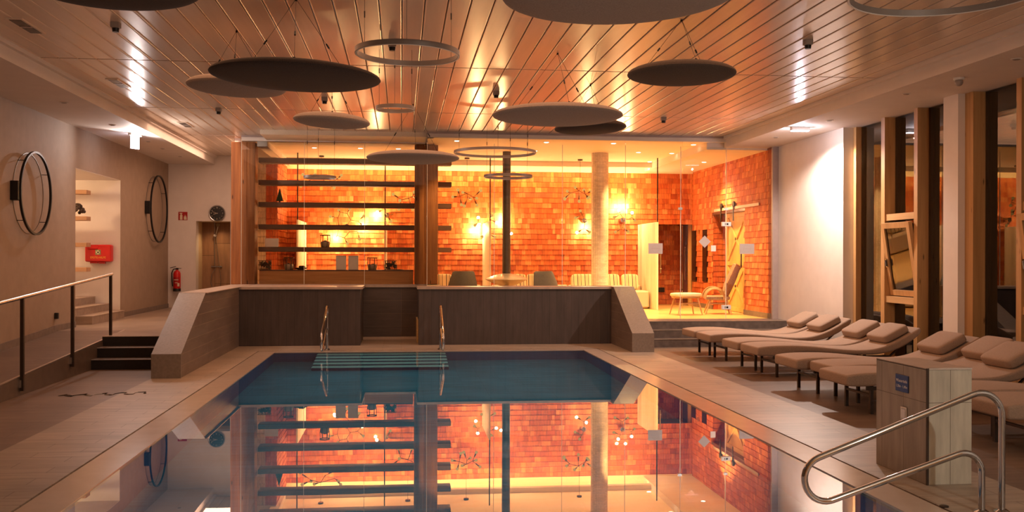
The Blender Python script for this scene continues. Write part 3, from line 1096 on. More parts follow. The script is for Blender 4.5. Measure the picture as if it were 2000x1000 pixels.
disc(-1.0, 9.417, 3.37, 1.60, 'felt_dark', 'large dark brown acoustic disc left of centre in front of the small grey disc', (1, 1.5))
disc(-1.781, 10.818, 3.5, 1.05, 'felt_grey', 'grey acoustic disc half hidden behind the large dark disc', (0, 2))
disc(-.942, 13.371, 3.5, 1.03, 'felt_grey', 'small grey acoustic disc hanging below the smallest ring', (0, 3))
disc(1.854, 11.517, 3.36, 1.56, 'felt_grey', 'wide grey acoustic disc right of centre above a smaller dark disc', (0, 0))
disc(2.656, 13.572, 3.5, 1.02, 'felt_dark', 'small dark acoustic disc just under the wide grey disc', (0, -2))
disc(2.86, 9.755, 3.55, 1.11, 'felt_mid', 'brown acoustic disc hanging alone on the right of the ceiling', (0, 0))
disc(1.395, 6.165, 3.36, 1.53, 'felt_grey', 'largest pale grey acoustic disc cut by the top edge of the view', (0, -1))
disc(.18, 15.62, 3.25, 1.48, 'felt_grey', 'acoustic disc hanging in front of the middle timber post', (0, 0))
disc(-1.976, 6.891, 3.5, 1.20, 'felt_dark', 'near black acoustic disc at the upper left corner', (0, 0))


# ---- ring pendants
def ring(x, y, z, dia, label, tilt=(0, 0), w=.022, h=.045, top=ZC):
    t = thing('pendant_ring_lamp', label, 'ring lamp', (x, y, z), 0, 'ring lamps hanging from the plank ceiling')
    T = Matrix.Rotation(radians(tilt[1]), 4, 'Y') @ Matrix.Rotation(radians(tilt[0]), 4, 'X')
    MB().band(dia / 2, w, h, 80, T).build('ring_profile', M['ringgrey'], t)
    MB().band(dia / 2, w * .6, .006, 80, T @ Matrix.Translation((0, 0, -h / 2 - .001))).build('diffuser', M['plastic'], t)
    for k in range(3):
        a = 2 * pi * k / 3 + .5
        p = T @ Vector((dia / 2 * cos(a), dia / 2 * sin(a), h / 2))
        MB().cyl(p, (p.x, p.y, top - z + .004), .0022, None, 5).build('suspension_wire', M['black'], t)
        MB().cyl((p.x, p.y, (top - z) * .6), (p.x, p.y, (top - z) * .6 + .06), .007, None, 6).build('cable_gripper', M['black'], t)
    return t


ring(.05, 8.825, 3.5, .92, 'grey ring lamp high on the ceiling above the smallest ring', (0, 1))
ring(-.076, 11.448, 3.4, .44, 'smallest nearby ring lamp hanging under the larger ceiling ring', (0, 0), .018, .04)
ring(1.68, 17.55, 3.57, 1.47, 'widest ring lamp hanging around the top of the black flue pipe', (0, 0))
ring(1.92, 17.55, 3.14, .86, 'mid sized ring lamp lower on the flue pipe below the widest ring', (0, 0))
ring(3.716, 6.294, 3.5, 1.28, 'pale ring lamp cut by the upper right edge of the view', (0, 0))
ring(-1.457, 17.752, 3.1, .56, 'small ring lamp hanging in front of the second shelf board', (0, 0))


# ---- ceiling detectors and vents
def detector(x, y, label):
    t = thing('ceiling_detector', label, 'detector', (x, y, ZC), 0, 'box detectors on the plank ceiling')
    MB().box(-.045, .045, -.045, .045, -.06, .004, None, .006).build('housing', M['greyplastic'], t)
    MB().cyl((0, 0, -.10), (0, 0, -.06), .032, .038, 16).build('sensor_head', M['black'], t)


for x, y, lb in ((-2.98, 10.595, 'grey box detector on the ceiling near the upper left dark disc'),
                 (4.528, 10.475, 'grey box detector on the right of the ceiling near the top'),
                 (-2.993, 16.441, 'small grey box detector on the far left ceiling seam'),
                 (4.523, 16.509, 'small grey box detector on the far right ceiling seam'),
                 (1.379, 14.25, 'grey box detector on the ceiling above the wide grey disc'),
                 (-1.175, 15.13, 'grey box detector on the ceiling just under the large dark disc'),
                 (-.11, 11.159, 'grey box detector seen through the high ceiling ring')):
    detector(x, y, lb)
for y, lb in ((10.854, 'dark slot vent in the ceiling boards at the upper left'), (14.259, 'slot vent in the left ceiling boards, middle of three'), (18.544, 'slot vent in the left ceiling boards farthest from the viewer')):
    t = thing('ceiling_vent', lb, 'vent', (-3.97, y, ZC), 0, 'slot vents in the left ceiling boards')
    MB().box(-.085, .085, -.34, .34, -.012, .003).build('frame', M['plank'], t, False)
    MB().box(-.06, .06, -.30, .30, -.015, -.011).build('slot', M['blackgloss'], t, False)
    MB().box(-.06, .06, -.02, .02, -.018, -.014).build('bridge', M['rail_alu'], t, False)

# ---- soffit downlights


def downlight(x, y, z, lit, label, grp, tilt=0, r=.045):
    t = thing('ceiling_downlight', label, 'downlight', (x, y, z), 0, grp)
    MB().lathe([(r, .004), (r + .014, .004), (r + .016, -.006), (r, -.008)], 20).build('trim_ring', M['plastic'], t)
    MB().lathe([(0, -.016), (r * .7, -.014), (r, -.006), (r, .003)], 18).build('diffuser', M['lamp_spot'] if lit else M['greyplastic'], t)


for x, y, lb in ((-4.877, 14.782, 'unlit downlight in the left soffit nearest the viewer'), (-4.88, 17.189, 'unlit downlight in the left soffit before the cold lamp'), (-4.875, 19.523, 'unlit downlight in the left soffit just beyond the cold lamp'),
                 (-4.899, 20.767, 'unlit downlight in the left soffit, second beyond the cold lamp'), (-4.884, 22.287, 'unlit downlight in the left soffit near the back wall')):
    downlight(x, y, ZS, False, lb, 'downlights of the left soffit')
for x, y, lb in ((6.887, 15.085, 'unlit downlight in the right soffit beside the cold lamp'), (6.808, 12.525, 'unlit downlight in the right soffit before the white pillar'), (6.843, 10.196, 'unlit downlight in the right soffit beyond the dome at the edge'), (6.864, 17.306, 'unlit downlight in the right soffit near the glass front')):
    downlight(x, y, ZS, False, lb, 'downlights of the right soffit')
for x, y, z, lb in ((1.104, 19.6, 4.02, 'lit lounge downlight nearest the middle timber post'), (2.928, 19.6, 4.02, 'lit lounge downlight left of the mosaic column, front row'),
                    (4.318, 19.6, 4.02, 'lit lounge downlight above the mosaic column, front row'), (6.005, 19.6, 4.02, 'lit lounge downlight at the right end of the front row'),
                    (5.23, 21.171, 4.02, 'brightest lit lounge downlight right of the mosaic column'), (6.019, 21.275, 4.02, 'lit lounge downlight at the right end of the second row'),
                    (6.011, 23.2, 4.02, 'small lit lounge downlight near the back right of the tray'), (-1.862, 21.229, 4.02, 'lit lounge downlight above the flat chandelier on the left'),
                    (-.883, 21.193, 4.02, 'lit lounge downlight above the middle of the shelves'), (-.072, 21.181, 4.02, 'lit lounge downlight just left of the middle timber post'),
                    (1.258, 21.2, 4.02, 'lit lounge downlight seen at the left of the widest ring'), (2.911, 21.177, 4.02, 'lit lounge downlight seen at the right of the widest ring'),
                    (6.847, 21.535, 3.86, 'lit oval lounge downlight in the lower ceiling over the right wall')):
    downlight(x, y, z, True, lb, 'lit downlights of the lounge ceiling', r=.055)
for x, y, e in ((1.1, 19.6, 9), (2.93, 19.6, 7), (4.3, 19.6, 10), (5.23, 21.17, 16), (6.0, 19.6, 14), (6.85, 21.5, 14), (6.0, 23.2, 8), (-1.86, 21.2, 5), (2.9, 21.18, 6)):
    lamp('downlight_beam', 'SPOT', (x, y, 3.82), e * 24 * (1.8 if x > 5 else 1), (1, .55, .19), .05, None, None, radians(110), .8)

# ---- cold emergency lamps
t = thing('ceiling_emergency_lamp', 'glowing cold white emergency lamp hanging from the left soffit', 'emergency lamp', (-4.806, 18.3, ZS), radians(62), 'cold emergency lamps')
MB().box(-.14, .14, -.035, .035, -.05, .003, None, .005).build('housing', M['plastic'], t)
MB().box(-.10, .10, -.010, .010, -.28, -.05).build('diffuser_panel', M['lamp_cold'], t, False)
t = thing('ceiling_emergency_lamp', 'glowing cold white emergency lamp fixed under the right soffit', 'emergency lamp', (6.74, 15.91, ZS), radians(0), 'cold emergency lamps')
MB().box(-.16, .16, -.05, .05, -.06, .003, None, .005).build('housing', M['plastic'], t)
MB().box(-.15, .15, -.04, .04, -.075, -.06, None, .003).build('diffuser_panel', M['lamp_cold'], t)
lamp('emergency_beam_right', 'SPOT', (6.74, 15.91, ZS - .10), 540, (1.0, .80, .68), .06, None, None, radians(158), .35)
lamp('emergency_glow_right', 'POINT', (6.74, 15.91, ZS - .16), 18, (.95, .88, 1.0), .02)
lamp('emergency_beam_left', 'POINT', (-4.78, 18.3, ZS - .18), 110, (1.0, .86, .80), .03)
t = thing('ceiling_dome_camera', 'small white dome camera under the right soffit', 'camera', (6.857, 11.348, ZS))
MB().cyl((0, 0, -.03), (0, 0, .003), .065, None, 20).build('base_ring', M['plastic'], t)
MB().ball((0, 0, -.055), .05, 16, 10).build('dome', M['greyplastic'], t)

# ---- wall hoops on the left


def hoop(y, z, r, label):
    t = thing('wall_ring_lamp', label, 'wall lamp', (XL, y, z), 0, 'black wall ring lamps')
    T = Matrix.Translation((.11, 0, 0)) @ Matrix.Rotation(pi / 2, 4, 'Y')
    MB().band(r, .03, .035, 80, T).build('hoop', M['black'], t)
    MB().box(-.004, .11, -r - .08, -r + .08, -.14, .14, None, .006).build('wall_box', M['black'], t)
    for a in (.55, -.75, 2.3, 3.9):
        MB().cyl((0, r * cos(a), r * sin(a)), (.11, r * cos(a), r * sin(a)), .006, None, 6).build('spacer_pin', M['black'], t)
    MB().band(r * .98, .012, .006, 64, Matrix.Translation((.004, 0, 0)) @ Matrix.Rotation(pi / 2, 4, 'Y')).build('shadow_ring', M['ringgrey'], t)  # thin grey ring modelled in place of the hoop's cast shadow


hoop(15.37, 2.61, .615, 'large black hoop lamp on the left wall nearest the viewer')
hoop(22.87, 2.75, .75, 'black hoop lamp on the left wall beyond the stair opening')
o = MB().box(0, .06, -.03, .03, -.05, .05, None, .006).build('wall_switch_box', M['blackgloss'], None)
o.location = (XL, 16.5, .70)
tag(o, 'small black switch box low on the taupe left wall', 'switch')

# ---- ramp handrail
t = thing('ramp_handrail', 'brushed steel handrail with slim posts along the ramp', 'handrail', (-4.48, 12, 0))


def rz(y):
    return 1.385 - (15.73 - y) * .0597


MB().tube([(0, 15.76 - 12, rz(15.76)), (0, 8.0 - 12, rz(8.0))], .024, 12).build('rail', M['steel'], t)
for y in (15.70, 13.94, 12.16, 10.4, 8.6):
    zr = (y - 7.8) * .0502
    MB().box(-.02, .02, y - 12 - .02, y - 12 + .02, max(zr - .16, .0), rz(y) - .01).build('post', M['legbrown'], t, False)
    MB().box(-.04, .0, y - 12 - .03, y - 12 + .03, max(zr - .12, .0), max(zr - .03, .04)).build('post_bracket', M['steel'], t, False)

# ---- things in the stair opening
t = thing('wall_shelf_rack', 'wooden shelf rack with stepped boards in the stair opening', 'shelf', (-6.49, 19.55, .865))
for z in (2.89, 2.385, 1.88, 1.405):
    MB().box(-.62, .50, -.13, .13, z - .895, z - .815, None, .004).build('shelf_board', M['shelfpale'], t)
MB().box(.02, .07, .10, .15, 0, 1.5).build('upright', M['shelfpale'], t, False)
MB().box(-.62, -.57, -.13, .13, 0, 2.1).build('upright', M['shelfpale'], t, False)
cm = MB()
for k in range(60):
    a = random.random() * 6.28
    b = random.uniform(-.4, 1.5)
    cm.ball((.12 * cos(a) * cos(b), .12 * sin(a) * cos(b), .1 + .12 * sin(b)), .035, 6, 4)
o = cm.build('cone_ball', M['twig'], None)
o.location = (-6.2, 19.55, 2.44)
tag(o, 'dark ball of pine cones on the second board of the stair rack', 'ornament')
t = thing('first_aid_box', 'red first aid box with green cross on the white stairwell wall', 'first aid box', (-5.96, 20.193, 1.73))
MB().box(-.25, .25, -.16, -.002, -.17, .17, None, .02).build('case', M['red'], t)
MB().box(-.20, .0, -.175, -.15, .08, .17, None, .01).build('latch_strap', M['red'], t)
MB().box(-.16, -.02, -.13, -.05, -.20, -.17).box(.0, .12, -.13, -.05, -.205, -.17).build('bracket', M['signred'], t, False)
e = MB().box(-.05, .05, -.163, -.159, -.03, .07).build('cross_badge', M['greenprint'], t, False)
MB().box(-.038, .038, -.166, -.163, .005, .033).box(-.014, .014, -.166, -.163, -.02, .06).build('cross', M['cream'], e, False)
text('lettering', 'ERSTE-HILFE', .055, M['yellowprint'], t, Matrix.Translation((0, -.163, -.085)) @ Matrix.Rotation(pi / 2, 4, 'X'))
lamp('stairwell_lamp', 'POINT', (-7.4, 18.6, 2.95), 85, (1.0, .62, .33), .1)

# ---- back-left wall objects
t = thing('fire_extinguisher', 'red fire extinguisher mounted on the white back wall', 'fire extinguisher', (-5.34, YB - .14, .84))
MB().lathe([(.075, 0), (.085, .02), (.085, .42), (.07, .47), (.03, .5), (.025, .52)], 24).build('cylinder_body', M['red'], t)
MB().lathe([(.09, 0), (.09, .07)], 24).build('base_band', M['blackgloss'], t)
MB().box(-.02, .03, -.02, .02, .51, .56).box(-.02, .12, -.012, .012, .575, .59, Matrix.Rotation(radians(-14), 4, 'Y')).box(-.02, .1, -.012, .012, .545, .557).build('valve_handle', M['black'], t, False)
MB().tube([(-.02, 0, .54), (-.08, -.02, .53), (-.115, -.03, .44), (-.11, -.03, .25), (-.095, -.03, .12)], .013, 8).build('hose', M['black'], t)
lbm = MB()
lbm.loft([[(.087 * sin(a), -.087 * cos(a), z) for a in [(-1.0 + 2.0 * k / 8) for k in range(9)]] for z in (.14, .34)], None, False, False)
lb = lbm.build('label_band', M['signred'], t)
MB().box(.03, .075, -.089, -.08, .12, .2).build('service_tag', M['cream'], t, False)
MB().box(-.05, .05, -.092, -.086, .27, .285).box(-.03, .03, -.092, -.086, .20, .215).build('print_line', M['cream'], t, False)
MB().box(-.03, .03, .06, .138, .2, .4).build('wall_bracket', M['black'], t, False)
t = thing('fire_sign', 'red fire extinguisher symbol sign on the white back wall', 'sign', (-5.235, YB, 2.65))
MB().box(-.105, .105, -.008, 0, -.1, .1).build('plate', M['signred'], t, False)
MB().box(-.07, -.01, -.011, -.008, -.09, .025).box(-.055, -.025, -.011, -.008, .025, .045).box(-.075, -.015, -.011, -.008, .05, .075).build('extinguisher_symbol', M['cream'], t, False)
fl = MB()
for k, (cx, h) in enumerate(((.035, .10), (.055, .13), (.078, .11))):
    fl.prism([(cx - .012, -.09), (cx + .012, -.09), (cx + .008, -.09 + h * .5), (cx - .006, -.09 + h), (cx - .016, -.09 + h * .45)], 'y', -.011, -.008)
fl.build('flame_symbol', M['cream'], t, False)
t = thing('wall_clock', 'round black faced wall clock with chrome rim above the shower', 'clock', (-4.43, YB, 2.72))
TY = Matrix.Rotation(pi / 2, 4, 'X')
MB().lathe([(.0, 0), (.195, 0), (.2, .03), (.185, .05), (.17, .045)], 48, TY).build('rim', M['chrome'], t)
MB().lathe([(.0, .045), (.172, .045), (.172, .05), (0, .05)], 48, TY).build('dial', M['blackgloss'], t)
for k in range(12):
    a = pi / 2 - 2 * pi * k / 12
    text('numeral', str(k or 12), .046 if k % 3 == 0 else .032, M['cream'], t, Matrix.Translation((.135 * cos(a), -.051, .135 * sin(a))) @ Matrix.Rotation(pi / 2, 4, 'X'))
for ln, a, w in ((.085, radians(196), .008), (.125, radians(160), .006)):
    R = Matrix.Rotation(-a, 4, 'Y')
    MB().box(-.02, ln, -.057, -.054, -w / 2, w / 2, R).build('hand', M['cream'], t, False)
MB().cyl((0, -.05, 0), (0, -.06, 0), .009).build('hub', M['chrome'], t)
t = thing('shower_set', 'chrome hand shower on a rail with looped hose in the tiled niche', 'shower', (-4.62, YB + .75, ZP))
MB().cyl((.0, -.05, 1.0), (.0, -.05, 2.2), .011).cyl((0, 0, 1.05), (0, -.05, 1.05), .012).cyl((0, 0, 2.15), (0, -.05, 2.15), .012).build('rail', M['chrome'], t)
MB().cyl((.03, -.08, 1.75), (.09, -.12, 1.98), .012, .016).lathe([(.01, .0), (.045, .01), (.05, .03), (.0, .04)], 16, Matrix.Translation((.10, -.14, 2.0)) @ Matrix.Rotation(radians(60), 4, 'X')).box(-.02, .05, -.09, -.04, 1.73, 1.78).build('hand_shower', M['chrome'], t)
MB().cyl((-.08, -.06, .98), (.18, -.06, .98), .022).cyl((-.04, 0, .98), (-.04, -.06, .98), .02).cyl((.14, 0, .98), (.14, -.06, .98), .02).build('mixer_tap', M['chrome'], t)
hp = []
for k in range(25):
    u = k / 24
    hp.append((.05 + .10 * sin(pi * u * 1.0) * (1 if 1 else 0) - .14 * (u > .6) * (u - .6) * 1.5, -.08, .97 - 1.0 * (.62 * sin(pi * min(1, u * 1.25)) if u < .8 else 0) + (0 if u < .8 else (u - .8) * 4.2)))
MB().tube([(.04, -.08, .96), (-.06, -.08, .80), (-.09, -.08, .6), (-.04, -.08, .42), (.05, -.08, .36), (.13, -.08, .45), (.16, -.08, .65), (.12, -.08, 1.0), (.07, -.09, 1.4), (.04, -.09, 1.74)], .008, 8).build('hose', M['chrome'], t)
lamp('shower_lamp', 'SPOT', (-4.5, YB + .4, 2.5), 14, (1, .6, .28), .05, None, None, radians(130), .8)


# ---- pool rails
def hairpin(pts, r, name='tube'):
    return pts


def arc(c, r, a0, a1, n=10):
    return [(c[0] + r * cos(a0 + (a1 - a0) * k / n), c[1] + r * sin(a0 + (a1 - a0) * k / n)) for k in range(n + 1)]


def rail2d(scale=1.0):
    """outline in the (u,z) plane: u runs away from the pool, posts at u=0 and u=-.14"""
    P = [(0, -.02), (0, .62)]
    P += arc((-.15, .63), .15, 0, radians(112), 10)
    e = P[-1]
    P += arc((-1.20, .245), .145, radians(110), radians(285), 14)
    P += arc((-.265, .265), .125, radians(112), 0, 8)
    P += [(-.14, .2), (-.14, -.02)]
    return P


def pool_rail(loc, ang, label, near):
    t = thing('pool_handrail', label, 'pool rail', loc, ang, 'polished hairpin rails at the pool edge')
    MB().tube([(u, 0, z) for u, z in rail2d()], .0215, 14).build('bent_tube', M['chrome'], t)
    for u in (0, -.14):
        MB().lathe([(.022, 0), (.05, .0), (.05, .006), (.03, .02), (.023, .022)], 20, None, (u, 0, 0)).build('floor_flange', M['chrome'], t)


pool_rail((3.905, 5.96, .0), 0, 'large polished hairpin rail at the near right pool edge', True)
pool_rail((-1.32, 17.78, .0), pi / 2, 'left of the two hairpin rails at the far pool stair', False)
pool_rail((.705, 17.72, .0), pi / 2, 'right of the two hairpin rails at the far pool stair', False)

# ---- tiled block with depth sign
t = thing('tiled_block', 'waist high beige tiled block beside the near right pool rail', 'block', (3.83, 6.72, 0))
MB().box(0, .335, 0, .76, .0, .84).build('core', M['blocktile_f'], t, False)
MB().box(-.012, 0, 0, .76, 0, .845).build('side_facing', M['blocktile_l'], t, False)
MB().box(-.012, .335, -.0, .76, .84, .852).build('top_tiles', M['coping'], t, False)
MB().box(-.016, .0, -.008, .006, 0, .853).build('corner_profile', M['legbrown'], t, False)
MB().box(.0, .335, -.008, .004, .843, .855).build('edge_profile', M['steel'], t, False)
t = thing('depth_sign', 'small blue water depth sign on the beige tiled block', 'sign', (3.817, 7.07, .70))
MB().box(-.006, 0, -.095, .095, -.065, .065, None, .002).build('plate', M['blue'], t)
TX = Matrix.Rotation(-pi / 2, 4, 'Z') @ Matrix.Rotation(pi / 2, 4, 'X')
text('lettering', 'Wassertiefe', .034, M['whiteprint'], t, Matrix.Translation((-.0065, 0, .018)) @ TX)
text('lettering', '1,30m - 1,40m', .029, M['whiteprint'], t, Matrix.Translation((-.0065, 0, -.024)) @ TX)
t = thing('wall_switch_plate', 'small pale switch plate on the tiled block below the blue sign', 'switch', (3.817, 7.04, .475))
MB().box(-.008, 0, -.045, .045, -.05, .05, None, .003).build('plate', M['plastic'], t)
MB().box(-.012, -.007, -.03, .03, -.034, .034, None, .002).build('rocker', M['whiteprint'], t)
t = thing('floor_inlet', 'small dark floor fitting at the lower right deck edge', 'floor fitting', (3.78, 6.02, 0))
t['label'] = 'small dark round floor fitting beside the near rail posts'
MB().lathe([(.0, .0), (.03, .0), (.03, .008), (.02, .012), (0, .012)], 16, None, (-.18, .10, 0)).build('cover', M['legbrown'], t)


# ---- loungers
def rrect(hy, z0, z1, r, n=5):
    """rounded rectangle ring in (y,z)"""
    pts = []
    r = min(r, hy * .95, (z1 - z0) / 2 * .98)
    for cy, cz, a0 in ((hy - r, z1 - r, 0), (-hy + r, z1 - r, pi / 2), (-hy + r, z0 + r, pi), (hy - r, z0 + r, 1.5 * pi)):
        for k in range(n + 1):
            a = a0 + pi / 2 * k / n
            pts.append((cy + r * cos(a), cz + r * sin(a)))
    return pts


LP = [(0, .425, .305), (.12, .440, .300), (.3, .448, .305), (.55, .446, .345), (.8, .430, .35), (1.05, .404, .33), (1.3, .382, .315), (1.55, .378, .305), (1.75, .405, .315), (1.95, .470, .355), (2.12, .550, .425), (2.25, .625, .505), (2.34, .675, .570)]


def smooth_prof(P, n=44):
    out = []
    m = len(P)
    for i in range(n + 1):
        t = i / n * (m - 1)
        k = min(int(t), m - 2)
        f = t - k
        p0, p1, p2, p3 = P[max(k - 1, 0)], P[k], P[k + 1], P[min(k + 2, m - 1)]
        out.append(tuple(.5 * (2 * b + (c - a) * f + (2 * a - 5 * b + 4 * c - d) * f * f + (3 * b - a - 3 * c + d) * f ** 3) for a, b, c, d in zip(p0, p1, p2, p3)))
    return out


def lounger_proto():
    t = thing('sun_lounger', 'x', 'lounger', (0, 0, 0))
    rings = []
    pf = smooth_prof(LP)
    hw = .355
    x0, zt0, zb0 = pf[0]
    for k in range(4):   # rounded foot end
        a = pi / 2 * k / 4
        ins = .022 * (1 - sin(a))
        x = x0 - .022 * cos(a)
        rings.append([(x, y, z) for y, z in rrect(hw - ins, zb0 + ins, zt0 - ins, .03)])
    for x, zt, zb in pf:
        rings.append([(x + .0, y, z) for y, z in rrect(hw, zb, zt, .03)])
    xe, zte, zbe = pf[-1]
    for k in range(1, 4):
        a = pi / 2 * k / 3
        ins = .04 * (1 - cos(a))
        rings.append([(xe + .04 * sin(a), y, z + .02 * sin(a)) for y, z in rrect(hw - ins, zbe + ins, zte - ins, .04)])
    MB().loft(rings).build('cushion', M['fabric'], t)
    fr = MB()
    for y in (-.30, .30):
        fr.box(.22, 1.95, y - .015, y + .015, .255, .295)
    for x in (.28, 1.15, 1.9):
        fr.box(x - .013, x + .013, -.29, .29, .185, .21)
    fr.build('frame', M['legbrown'], t, False)
    for x in (.28, 1.85):
        for y in (-.29, .29):
            MB().box(x - .017, x + .017, y - .017, y + .017, 0, .30).build('leg', M['legbrown'], t, False)
    MB().prism([(1.9, .26), (1.93, .26), (2.28, .56), (2.25, .56)], 'y', -.3, -.27).prism([(1.9, .26), (1.93, .26), (2.28, .56), (2.25, .56)], 'y', .27, .3).build('back_support', M['legbrown'], t, False)
    R = Matrix.Translation((2.05, 0, .590)) @ Matrix.Rotation(radians(-27), 4, 'Y')
    MB().superq((.205, .29, .068), .42, .25, 48, 20, R).build('pillow', M['fabric'], t)
    return t


proto = lounger_proto()
LG = 'padded loungers along the window wall'
LL = [(4.95, 16.4, 0, 'taupe padded lounger farthest from the viewer, next to the stone steps'),
      (4.95, 15.55, 0, 'taupe padded lounger second from the stone steps, touching the farthest one'),
      (4.93, 14.18, 0, 'taupe padded lounger third from the stone steps, far one of the middle pair'),
      (4.93, 13.36, 0, 'taupe padded lounger fourth from the stone steps, near one of the middle pair'),
      (4.80, 11.72, 0, 'taupe padded lounger fifth from the stone steps, first after the wide gap'),
      (4.93, 10.93, 0, 'taupe padded lounger sixth from the steps, foot tucked behind its neighbour'),
      (4.70, 10.16, 0, 'taupe padded lounger seventh from the steps, foot just left of the tiled block'),
      (5.20, 8.78, 0, 'taupe padded lounger partly behind the tiled block, its head cut at right'),
      (5.07, 7.97, 0, 'taupe padded lounger nearest the viewer at the right picture edge')]
for i, (x, y, r, lb) in enumerate(LL):
    o = proto if i == 0 else copy_tree(proto)
    o.location = (x, y, 0)
    o.rotation_euler = (0, 0, r)
    tag(o, lb, 'lounger', LG)


# ---- molecule chandeliers and wall lamps
def branch_lamp(name, loc, edges, bulbs, plate, label, cat, group, S, lit=(), cord=None, seed=1, flat=.18):
    """edges: node pairs, nodes in (x,z) photo-scaled units; bulbs: (node, tip)"""
    rnd = random.Random(seed)
    t = thing(name, label, cat, loc, 0, group)
    pos = {}

    def P(n):
        if n not in pos:
            d = 0 if n == (0, 0) else rnd.uniform(-flat, flat * .6)
            pos[n] = Vector((n[0] * S, d, n[1] * S))
        return pos[n]
    if plate:
        pos[(0, 0)] = Vector((0, -.10, 0))
    fr = MB()
    for a, b in edges:
        fr.cyl(P(a), P(b), .008, None, 7)
    for n in list(pos):
        fr.ball(pos[n], .013, 8, 6)
    for b, tip in bulbs:
        p, q = P(b), P(tip)
        fr.cyl(p, p.lerp(q, .55), .007, None, 6)
        fr.cyl(p.lerp(q, .45), p.lerp(q, .80), .016, .02, 10)
    fr.build('arm_frame', M['bronze'], t)
    for k, (b, tip) in enumerate(bulbs):
        p, q = P(b), P(tip)
        MB().ball(p.lerp(q, 1.0), .038, 12, 8).build('bulb', M['bulb_lit'] if k in lit else M['bulb_dim'], t)
    if plate:
        MB().cyl((0, -.03, 0), (0, 0.19, 0), .06, None, 24).build('wall_plate', M['steel'], t)
    if cord:
        MB().cyl((0, 0, 0), (0, 0, cord - .03), .004, None, 6).build('cord', M['black'], t)
        MB().cyl((0, 0, cord - .035), (0, 0, cord + .002), .06, None, 24).build('canopy', M['blackgloss'], t)
    return t


S = .00238
CH = 'branching bulb chandeliers of the lounge'
A_e = [((0, 0), (60, -40)), ((0, 0), (-70, -30)), ((0, 0), (5, -45))]
A_b = [((60, -40), (137, 28)), ((60, -40), (100, -115)), ((60, -40), (92, -52)), ((-70, -30), (-93, 28)), ((-70, -30), (-138, -35)), ((-70, -30), (-57, -117)), ((5, -45), (-28, -128)), ((5, -45), (42, -52)), ((0, 0), (-42, 8))]
branch_lamp('chandelier', (1.531, 22.9, 3.18), A_e, A_b, False, 'branching chandelier hanging just right of the middle timber post', 'chandelier', CH, S, (), 4.02 - 3.18, 3)
B_e = [((0, 0), (-20, -20)), ((-20, -20), (-110, -45)), ((-20, -20), (50, -55))]
B_b = [((-20, -20), (-60, 12)), ((-110, -45), (-142, -28)), ((-110, -45), (-160, -98)), ((-110, -45), (-150, -100)), ((-20, -20), (-6, -122)), ((50, -55), (42, -8)), ((50, -55), (105, -22)), ((50, -55), (76, -92)), ((50, -55), (84, -84))]
branch_lamp('chandelier', (4.236, 22.9, 3.31), B_e, B_b, False, 'branching chandelier hanging just left of the mosaic column', 'chandelier', CH, S, (), 4.02 - 3.31, 4)
C_e = [((0, 0), (-90, -22)), ((0, 0), (60, -10)), ((0, 0), (40, -60)), ((60, -10), (130, -28))]
C_b = [((-90, -22), (-180, 20)), ((0, 0), (-65, 22)), ((130, -28), (195, 10)), ((130, -28), (172, -10)), ((-90, -22), (-95, -5)), ((40, -60), (122, -105)), ((-90, -22), (-200, -90))]
branch_lamp('chandelier', (-1.844, 22.9, 3.53), C_e, C_b, False, 'flat branching chandelier between the two upper shelf boards at left', 'chandelier', CH, S, (), 4.02 - 3.53, 5)
D_e = [((0, 0), (-70, -15)), ((0, 0), (40, 20)), ((0, 0), (15, -40))]
D_b = [((-70, -15), (-150, 35)), ((-70, -15), (-85, -28)), ((-70, -15), (-95, -110)), ((40, 20), (55, 60)), ((15, -40), (40, -105)), ((40, 20), (90, -20))]
branch_lamp('chandelier', (.163, 22.9, 3.05), D_e, D_b, False, 'branching chandelier half hidden behind the middle timber post', 'chandelier', CH, S, (), 4.02 - 3.05, 6)
WL = 'branching bulb wall lamps on the shingle wall'


def rel(lst, c):
    return [((a[0] - c[0], c[1] - a[1]), (b[0] - c[0], c[1] - b[1])) for a, b in lst]


c = (1190, 950)
H_e = rel([((1190, 950), (1115, 945)), ((1115, 945), (1100, 870)), ((1100, 870), (1125, 815)), ((1125, 815), (1190, 825)), ((1190, 825), (1225, 890)), ((1225, 890), (1190, 950)), ((1225, 890), (1295, 900)), ((1115, 945), (1095, 1040)),
           ((1095, 1040), (1165, 1060)), ((1165, 1060), (1215, 1000)), ((1215, 1000), (1190, 950)), ((1215, 1000), (1290, 1000))], c)
H_b = rel([((1100, 870), (1030, 857)), ((1125, 815), (1110, 795)), ((1190, 825), (1215, 785)), ((1295, 900), (1350, 848)), ((1295, 900), (1340, 945)), ((1290, 1000), (1310, 1072)), ((1165, 1060), (1195, 1118)), ((1095, 1040), (1075, 1065))], c)
S2 = .00252
branch_lamp('wall_branch_lamp', (-1.316, 24.0, 2.42), H_e, H_b, True, 'honeycomb shaped bulb wall lamp behind the lower shelf boards', 'wall lamp', WL, S2, (4, 7), None, 8, .05)
c = (322, 858)
X_e = rel([((322, 858), (300, 800)), ((322, 858), (380, 850)), ((380, 850), (415, 830)), ((322, 858), (320, 935))], c)
X_b = rel([((300, 800), (232, 832)), ((300, 800), (280, 762)), ((415, 830), (415, 785)), ((415, 830), (448, 860)), ((320, 935), (248, 977)), ((320, 935), (377, 972))], c)
Xf_e = [((-a[0], a[1]), (-b[0], b[1])) for a, b in X_e]
Xf_b = [((-a[0], a[1]), (-b[0], b[1])) for a, b in X_b]
branch_lamp('wall_branch_lamp', (-.36, 24.0, 2.70), X_e[:2], [b for b in X_b[:2]] + [((0, 0), (40, -60))], True, 'small bulb wall lamp at the left of the middle timber post', 'wall lamp', WL, S2, (0,), None, 9, .05)
